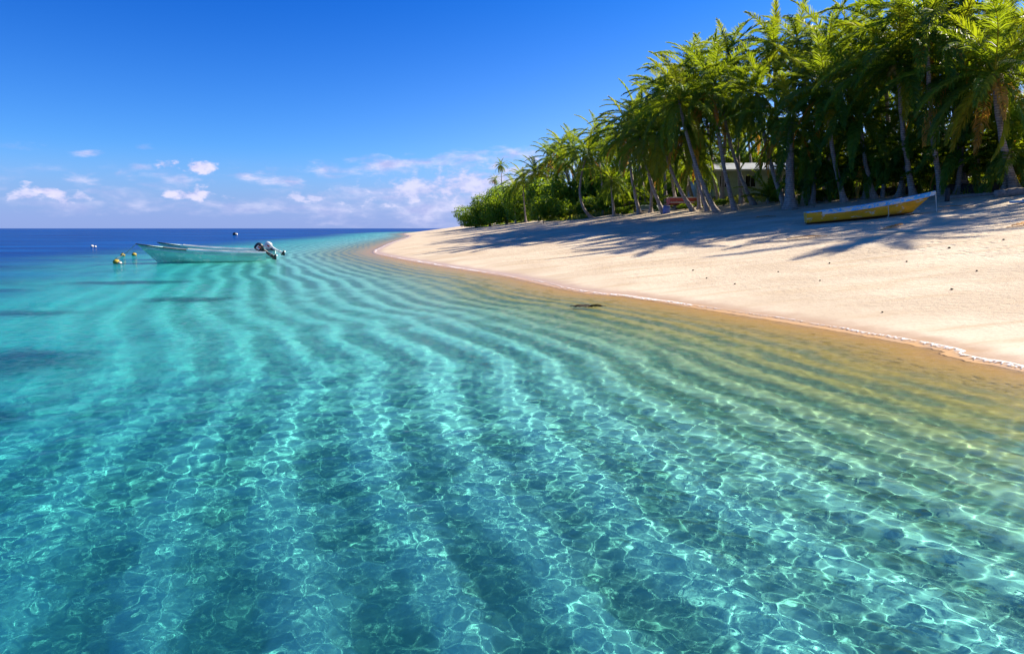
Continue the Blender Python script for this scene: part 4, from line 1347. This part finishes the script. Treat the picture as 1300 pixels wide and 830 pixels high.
# dark shed and rail fence at the right
p = base_at(1244, ('Y', 47))
o = thing('dark_shed', 'low dark wooden shed with pale roof edge behind the pale palm trunks', 'shed', (p.x, p.y, p.z - .1), (0, 0, R(-5)))
link('wall', wall_with_holes('wall', -2.3, 1.9, 0, 1.45, 0, .08, [(-1.6, -1.0, .5, 1.15), (-.3, .4, .0, 1.3)]), o, M_DWOOD)
link('wall', box_mesh('wall', [(-2.26, 1.4, .72, .08, 2.6, 1.45), (1.86, 1.4, .72, .08, 2.6, 1.45), (-.2, 2.74, .72, 4.2, .08, 1.45)], 0), o, M_DWOOD)
link('roof', box_mesh('roof', [(-.2, 1.3, 1.51, 4.8, 3.3, .06)], .01), o, M_ROOF)
link('roof_edge', box_mesh('roof_edge', [(-.2, -.37, 1.50, 4.8, .04, .10)], .004), o, M_TRIM)
for k, xx in enumerate((-2.5, -1.2, .7, 2.3)):
    link('post', tube('post', [(xx, -.25, -.2), (xx, -.25, 1.44)], [.06, .05], 8), o, M_DRIFT)

# logs
def log(pa_, pb_, r0_, r1_, label, lift=.5, mat=M_DRIFT, seed=1):
    rr = random.Random(seed)
    P = []; rad = []
    for i in range(15):
        u = i / 14; x = pa_.x + (pb_.x - pa_.x) * u; y = pa_.y + (pb_.y - pa_.y) * u
        rd = (r0_ + (r1_ - r0_) * u) * rr.uniform(.92, 1.08)
        P.append(Vector((x + rr.uniform(-.05, .05), y + rr.uniform(-.05, .05), ground_z(x, y) + rd * lift)) - pa_); rad.append(rd)
    o = link('fallen_log', tube('fallen_log', P, rad, 12), None, mat); o.location = pa_
    tag(o, label, 'log', 'fallen logs and driftwood at the top of the beach'); return o


log(hit(1262, 251), hit(1330, 244), .26, .20, 'thick driftwood log lying at the right edge below the flared palm')
log(hit(1205, 253), hit(1290, 246), .12, .08, 'thin pale driftwood pole on the sand left of the thick log', seed=4)
log(hit(1185, 247) , hit(1262, 243), .36, .30, 'long dark log lying under the palms right of the boat bow', mat=M_DWOOD, seed=6)
log(hit(1085, 249), hit(1165, 245), .30, .34, 'long dark log under the palms behind the yellow boat', mat=M_DWOOD, seed=7)
log(hit(1005, 267), hit(1035, 263), .09, .05, 'short stick of driftwood left of the yellow boat stern', seed=9)
p = hit(1202, 256)
o = thing('mooring_post', 'short dark wooden post standing in the sand right of the boat bow', 'post', p)
link('post', tube('post', [(0, 0, -.3), (.01, 0, .3), (0, .01, .68)], [.12, .11, .10], 10), o, M_DWOOD)
# pale blue board at the right edge
p = hit(1299, 258)
o = thing('blue_board', 'pale blue painted board lying on the sand at the right edge', 'board', p + Vector((.05, 0, .05)), (R(4), R(-3), R(-12)))
link('board', box_mesh('board', [(0, 0, .02, 1.1, .3, .10)], .015), o, M_LBLUE)
link('batten', box_mesh('batten', [(.0, 0, .095, .08, .29, .05)], .008), o, M_TRIM)

# driftwood and husks scattered on the sand: husks
rs = random.Random(5)
HUSK = []
for k in range(2):
    bm = bmesh.new(); bmesh.ops.create_icosphere(bm, subdivisions=2, radius=1)
    for v in bm.verts:
        f = .8 + .3 * mnoise.noise(v.co * 1.6 + Vector((k * 5, 0, 0)))
        v.co = Vector((v.co.x * f * 1.3, v.co.y * f, v.co.z * f * .7))
    me = bpy.data.meshes.new('coconut_husk'); bm.to_mesh(me); bm.free(); me.polygons.foreach_set('use_smooth', [True] * len(me.polygons)); me.materials.append(M_WEED)
    HUSK.append(me)
for i, (px, py, sz, lab) in enumerate([
    (1205, 316, .07, 'dark husk alone on the sunlit sand below the shadows right of the boat'), (1053, 335, .055, 'dark husk left of centre on the open sand below the yellow boat'),
    (1208, 369, .05, 'dark husk on the open sand nearest the right hand wave foam'), (933, 361, .045, 'dark husk on the flat sand just above the wet edge'),
    (897, 354, .04, 'small dark husk on the left part of the lit sand'), (1151, 333, .05, 'small dark husk midway between boat shadow and right edge'),
    (1041, 357, .04, 'small brown husk on the middle of the lit sand'), (988, 346, .04, 'small brown husk on the sand under the stern shadow tip'),
    (1240, 345, .045, 'small brown husk on the sand near the right edge'), (880, 344, .05, 'brown husk where the sand narrows left'),
    (1274, 305, .06, 'dark husk in the shade at the right edge'), (1120, 398, .035, 'tiny dark husk on smooth sand nearest the water')]):
    p = hit(px, py)
    o = link('coconut_husk', HUSK[i % 2]); o.location = p + Vector((0, 0, sz * .4)); o.scale = (sz * .62,) * 3; o.rotation_euler = (0, 0, i * 1.3)
    tag(o, lab, 'husk', 'coconut husks scattered on the beach')

# seaweed tuft lying in the shallows
p0 = sea(748, 390)
bm = bmesh.new()
rr = random.Random(2)
V = []; F = []
for k in range(40):
    a = rr.uniform(-.5, .5) + (math.pi if k % 2 else 0); L_ = rr.uniform(.15, .42); w_ = .025
    x, y = rr.uniform(-.10, .10), rr.uniform(-.07, .07)
    dx, dy = math.cos(a), math.sin(a) * .6
    h_ = rr.uniform(.01, .05)
    b_ = len(V)
    for q in range(4):
        u = q / 3; z_ = .01 + h_ * math.sin(u * 3)
        V += [(x + dx * L_ * u - dy * w_ * (1 - u), y + dy * L_ * u + dx * w_ * (1 - u), z_), (x + dx * L_ * u + dy * w_ * (1 - u), y + dy * L_ * u - dx * w_ * (1 - u), z_ + .01)]
    for q in range(3): F.append((b_ + 2 * q, b_ + 2 * q + 1, b_ + 2 * q + 3, b_ + 2 * q + 2))
me = bpy.data.meshes.new('seaweed'); me.from_pydata(V, [], F); me.update()
o = link('seaweed', me, None, M_WEED); o.location = (p0[0], p0[1], .0)
tag(o, 'dark tuft of floating seaweed in the shallows off the sand', 'seaweed')

# ------------------------------------------------------------------ foam along the water's edge
secs = []
SHf = []
acc_ = 0
for i in range(len(SH) - 1):
    a, b = SH[i], SH[i + 1]; L_ = np.linalg.norm(b - a)
    if a[1] < -4 or a[1] > 140: continue
    k_ = max(1, int(L_ / .06)) if a[1] < 60 else max(1, int(L_ / .3))
    for q in range(k_): SHf.append(a + (b - a) * q / k_)
SHf = np.array(SHf)
tg = np.gradient(SHf, axis=0); tg /= np.linalg.norm(tg, axis=1, keepdims=True); nl_ = np.stack([tg[:, 1], -tg[:, 0]], -1)
sgn = np.sign(shore_dist(SHf[:, 0] + nl_[:, 0], SHf[:, 1] + nl_[:, 1])); nl_ = nl_ * sgn[:, None]   # towards the land
arc = np.concatenate([[0], np.cumsum(np.linalg.norm(np.diff(SHf, axis=0), axis=1))])
edge = .10 + .30 * (fbm(arc * .35, arc * 0, 91, 3) - .4) + .12 * (fbm(arc * 1.8, arc * 0, 92, 2) - .4)
wd = .08 + .6 * np.clip(fbm(arc * .22, arc * 0 + 3, 95, 3) - .40, 0, 1)
nV = 7
V = []; W = []
for j in range(nV):
    v = j / (nV - 1)
    off = edge - wd * v
    x = SHf[:, 0] + nl_[:, 0] * off; y = SHf[:, 1] + nl_[:, 1] * off
    z = np.maximum(height(x, y), .0) + .012 * math.sin(math.pi * v) + .008
    V.append(np.stack([x, y, z], -1)); W.append(np.stack([arc, np.full_like(arc, v)], -1))
V = np.stack(V, 1); m_ = len(SHf)
i, j = np.meshgrid(np.arange(m_ - 1), np.arange(nV - 1), indexing='ij')
F = np.stack([i * nV + j, i * nV + j + 1, (i + 1) * nV + j + 1, (i + 1) * nV + j], -1).reshape(-1, 4)
me = np_mesh('wave_foam', V.reshape(-1, 3), F)
at = me.attributes.new('across', 'FLOAT', 'POINT'); at.data.foreach_set('value', np.tile(np.linspace(0, 1, nV), m_).astype(np.float32))
m, t, out = newmat('foam')
pos = t.new('ShaderNodeNewGeometry').outputs['Position']
ac = t.attr('across')
vo = t.new('ShaderNodeTexVoronoi', feature='DISTANCE_TO_EDGE', i={'Vector': pos, 'Scale': 11.0}).outputs['Distance']
lace = t.maprange(vo, .16, .03)
nn = t.noise(pos, 1.1, 5, .6)
al = t.math('MULTIPLY', t.math('MAXIMUM', t.maprange(ac, .22, .02), lace), t.maprange(ac, 1.0, .5))
al = t.math('MULTIPLY', al, t.maprange(t.math('SUBTRACT', nn, t.math('MULTIPLY', ac, .15)), .30, .42))
tr = t.new('ShaderNodeBsdfTransparent'); df = t.new('ShaderNodeBsdfPrincipled', i={'Base Color': (.88, .88, .88, 1), 'Roughness': .6})
mx = t.new('ShaderNodeMixShader', i={0: al, 1: tr.outputs[0], 2: df.outputs[0]})
t.l.new(mx.outputs[0], out.inputs[0])
o = link('wave_foam', me, None, m); tag(o, 'thin white line of foam at the edge of the water', 'foam', None, 'stuff')
# ------------------------------------------------------------------ sky and sun
w = bpy.data.worlds.new('World'); scene.world = w; w.use_nodes = True
t = NT(w.node_tree)
out = t.new('ShaderNodeOutputWorld')
sky = t.new('ShaderNodeTexSky', sky_type='NISHITA', sun_disc=False)
sky.sun_elevation = SUN_EL
sky.sun_rotation = R(90) - SUN_AZ
sky.air_density = 1.0; sky.dust_density = .3; sky.ozone_density = 2.5
gen = t.new('ShaderNodeTexCoord').outputs['Generated']
sep = t.new('ShaderNodeSeparateXYZ', i={0: gen}).outputs
azn = t.math('ARCTAN2', sep[0], sep[1])
eln = t.math('ARCSINE', sep[2])
# saturation of a deep, polarised tropical sky; paler in the moist air low down
hs = t.new('ShaderNodeHueSaturation', i={'Saturation': SKY_SAT, 'Value': 1.0, 'Color': sky.outputs[0]}).outputs[0]
tnt = t.mix(t.maprange(eln, R(0), R(24)), SKY_LOW, SKY_TINT)
tint = t.mix(1.0, hs, tnt, 'MULTIPLY')
tint = t.mix(1.0, tint, t.mix(t.maprange(azn, R(-25), R(65)), (.8, .88, .97), (3.2, 1.5, 1.08)), 'MULTIPLY')
dirv = t.new('ShaderNodeCombineXYZ', i={0: azn, 1: eln, 2: 0.0}).outputs[0]
wisp = t.noise(t.scalevec(dirv, (1.0, 3.2, 1), loc=(3.1, 0, 0)), 16, 8, .62, .25)
puff = t.noise(t.scalevec(dirv, (1.0, 1.9, 1)), 30, 7, .58, .1)


def cloud(px, py, wpx, hpx, tilt=0, puffy=0.5, dens=1.0, lo=.42, hi=.66):
    az = math.atan((px - 650) / 867); el = math.atan((290 - py) / 867 * math.cos(az))
    k = math.cos(az) / 867
    mp = t.new('ShaderNodeMapping', vector_type='TEXTURE')
    t.set(mp, 'Vector', dirv)
    mp.inputs['Location'].default_value = (az, el, 0)
    mp.inputs['Rotation'].default_value = (0, 0, tilt)
    mp.inputs['Scale'].default_value = (wpx * k * 1.55, hpx * k * 1.7, 1)
    ln = t.new('ShaderNodeVectorMath', operation='LENGTH', i={0: mp.outputs[0]}).outputs['Value']
    e = t.maprange(ln, 0.0, 1.5, .92, 0.0, smooth=False)
    nz = puff if puffy > .6 else wisp
    v = t.math('ADD', e, t.math('MULTIPLY', t.math('SUBTRACT', nz, .5), 2.6))
    return t.math('MULTIPLY', t.maprange(t.math('MULTIPLY', v, t.maprange(e, .0, .3)), lo + .05, hi + (.25 if puffy > .6 else .6)), dens)


acc = None
for c in CLOUDS:
    v = cloud(*c)
    acc = v if acc is None else t.math('MAXIMUM', acc, v)
# broken haze cloud low on the whole horizon
low = t.math('MULTIPLY', t.maprange(wisp, .48, .75), t.math('MULTIPLY', t.maprange(eln, R(.5), R(2.5)), t.maprange(eln, R(5.5), R(2.5), 0, .45)))
acc = t.math('MAXIMUM', acc, low)
ccol = t.mix(t.maprange(puff, .35, .65), CLOUD_A, CLOUD_B)
hz = t.mix(t.maprange(eln, R(6.5), R(.2), 0, HAZE_F), tint, HAZE_C)
fin = t.mix(acc, hz, ccol)
bg = t.new('ShaderNodeBackground', i={0: fin, 1: SKY_S})
t.l.new(bg.outputs[0], out.inputs[0])

sl = bpy.data.lights.new('sun', 'SUN'); sl.energy = 5.0; sl.angle = R(.53); sl.color = (1, .90, .74)
so = bpy.data.objects.new('sun', sl); col.objects.link(so)
sd = Vector((math.cos(SUN_AZ) * math.cos(SUN_EL), math.sin(SUN_AZ) * math.cos(SUN_EL), math.sin(SUN_EL)))
so.rotation_euler = sd.to_track_quat('Z', 'Y').to_euler()
so.location = sd * 100
sl.cycles.is_caustics_light = True

scene.view_settings.view_transform = 'Standard'
scene.view_settings.look = 'None'
scene.view_settings.exposure = EXPOSURE
scene.view_settings.gamma = 1
cy = scene.cycles
cy.use_denoising = True
cy.denoiser = 'OPENIMAGEDENOISE'; cy.denoising_prefilter = 'ACCURATE'; cy.denoising_input_passes = 'RGB_ALBEDO_NORMAL'
cy.max_bounces = 12; cy.diffuse_bounces = 5; cy.glossy_bounces = 4; cy.transmission_bounces = 8; cy.transparent_max_bounces = 24
cy.caustics_reflective = False; cy.caustics_refractive = True
cy.sample_clamp_indirect = 6; cy.blur_glossy = 0
cy.use_adaptive_sampling = False
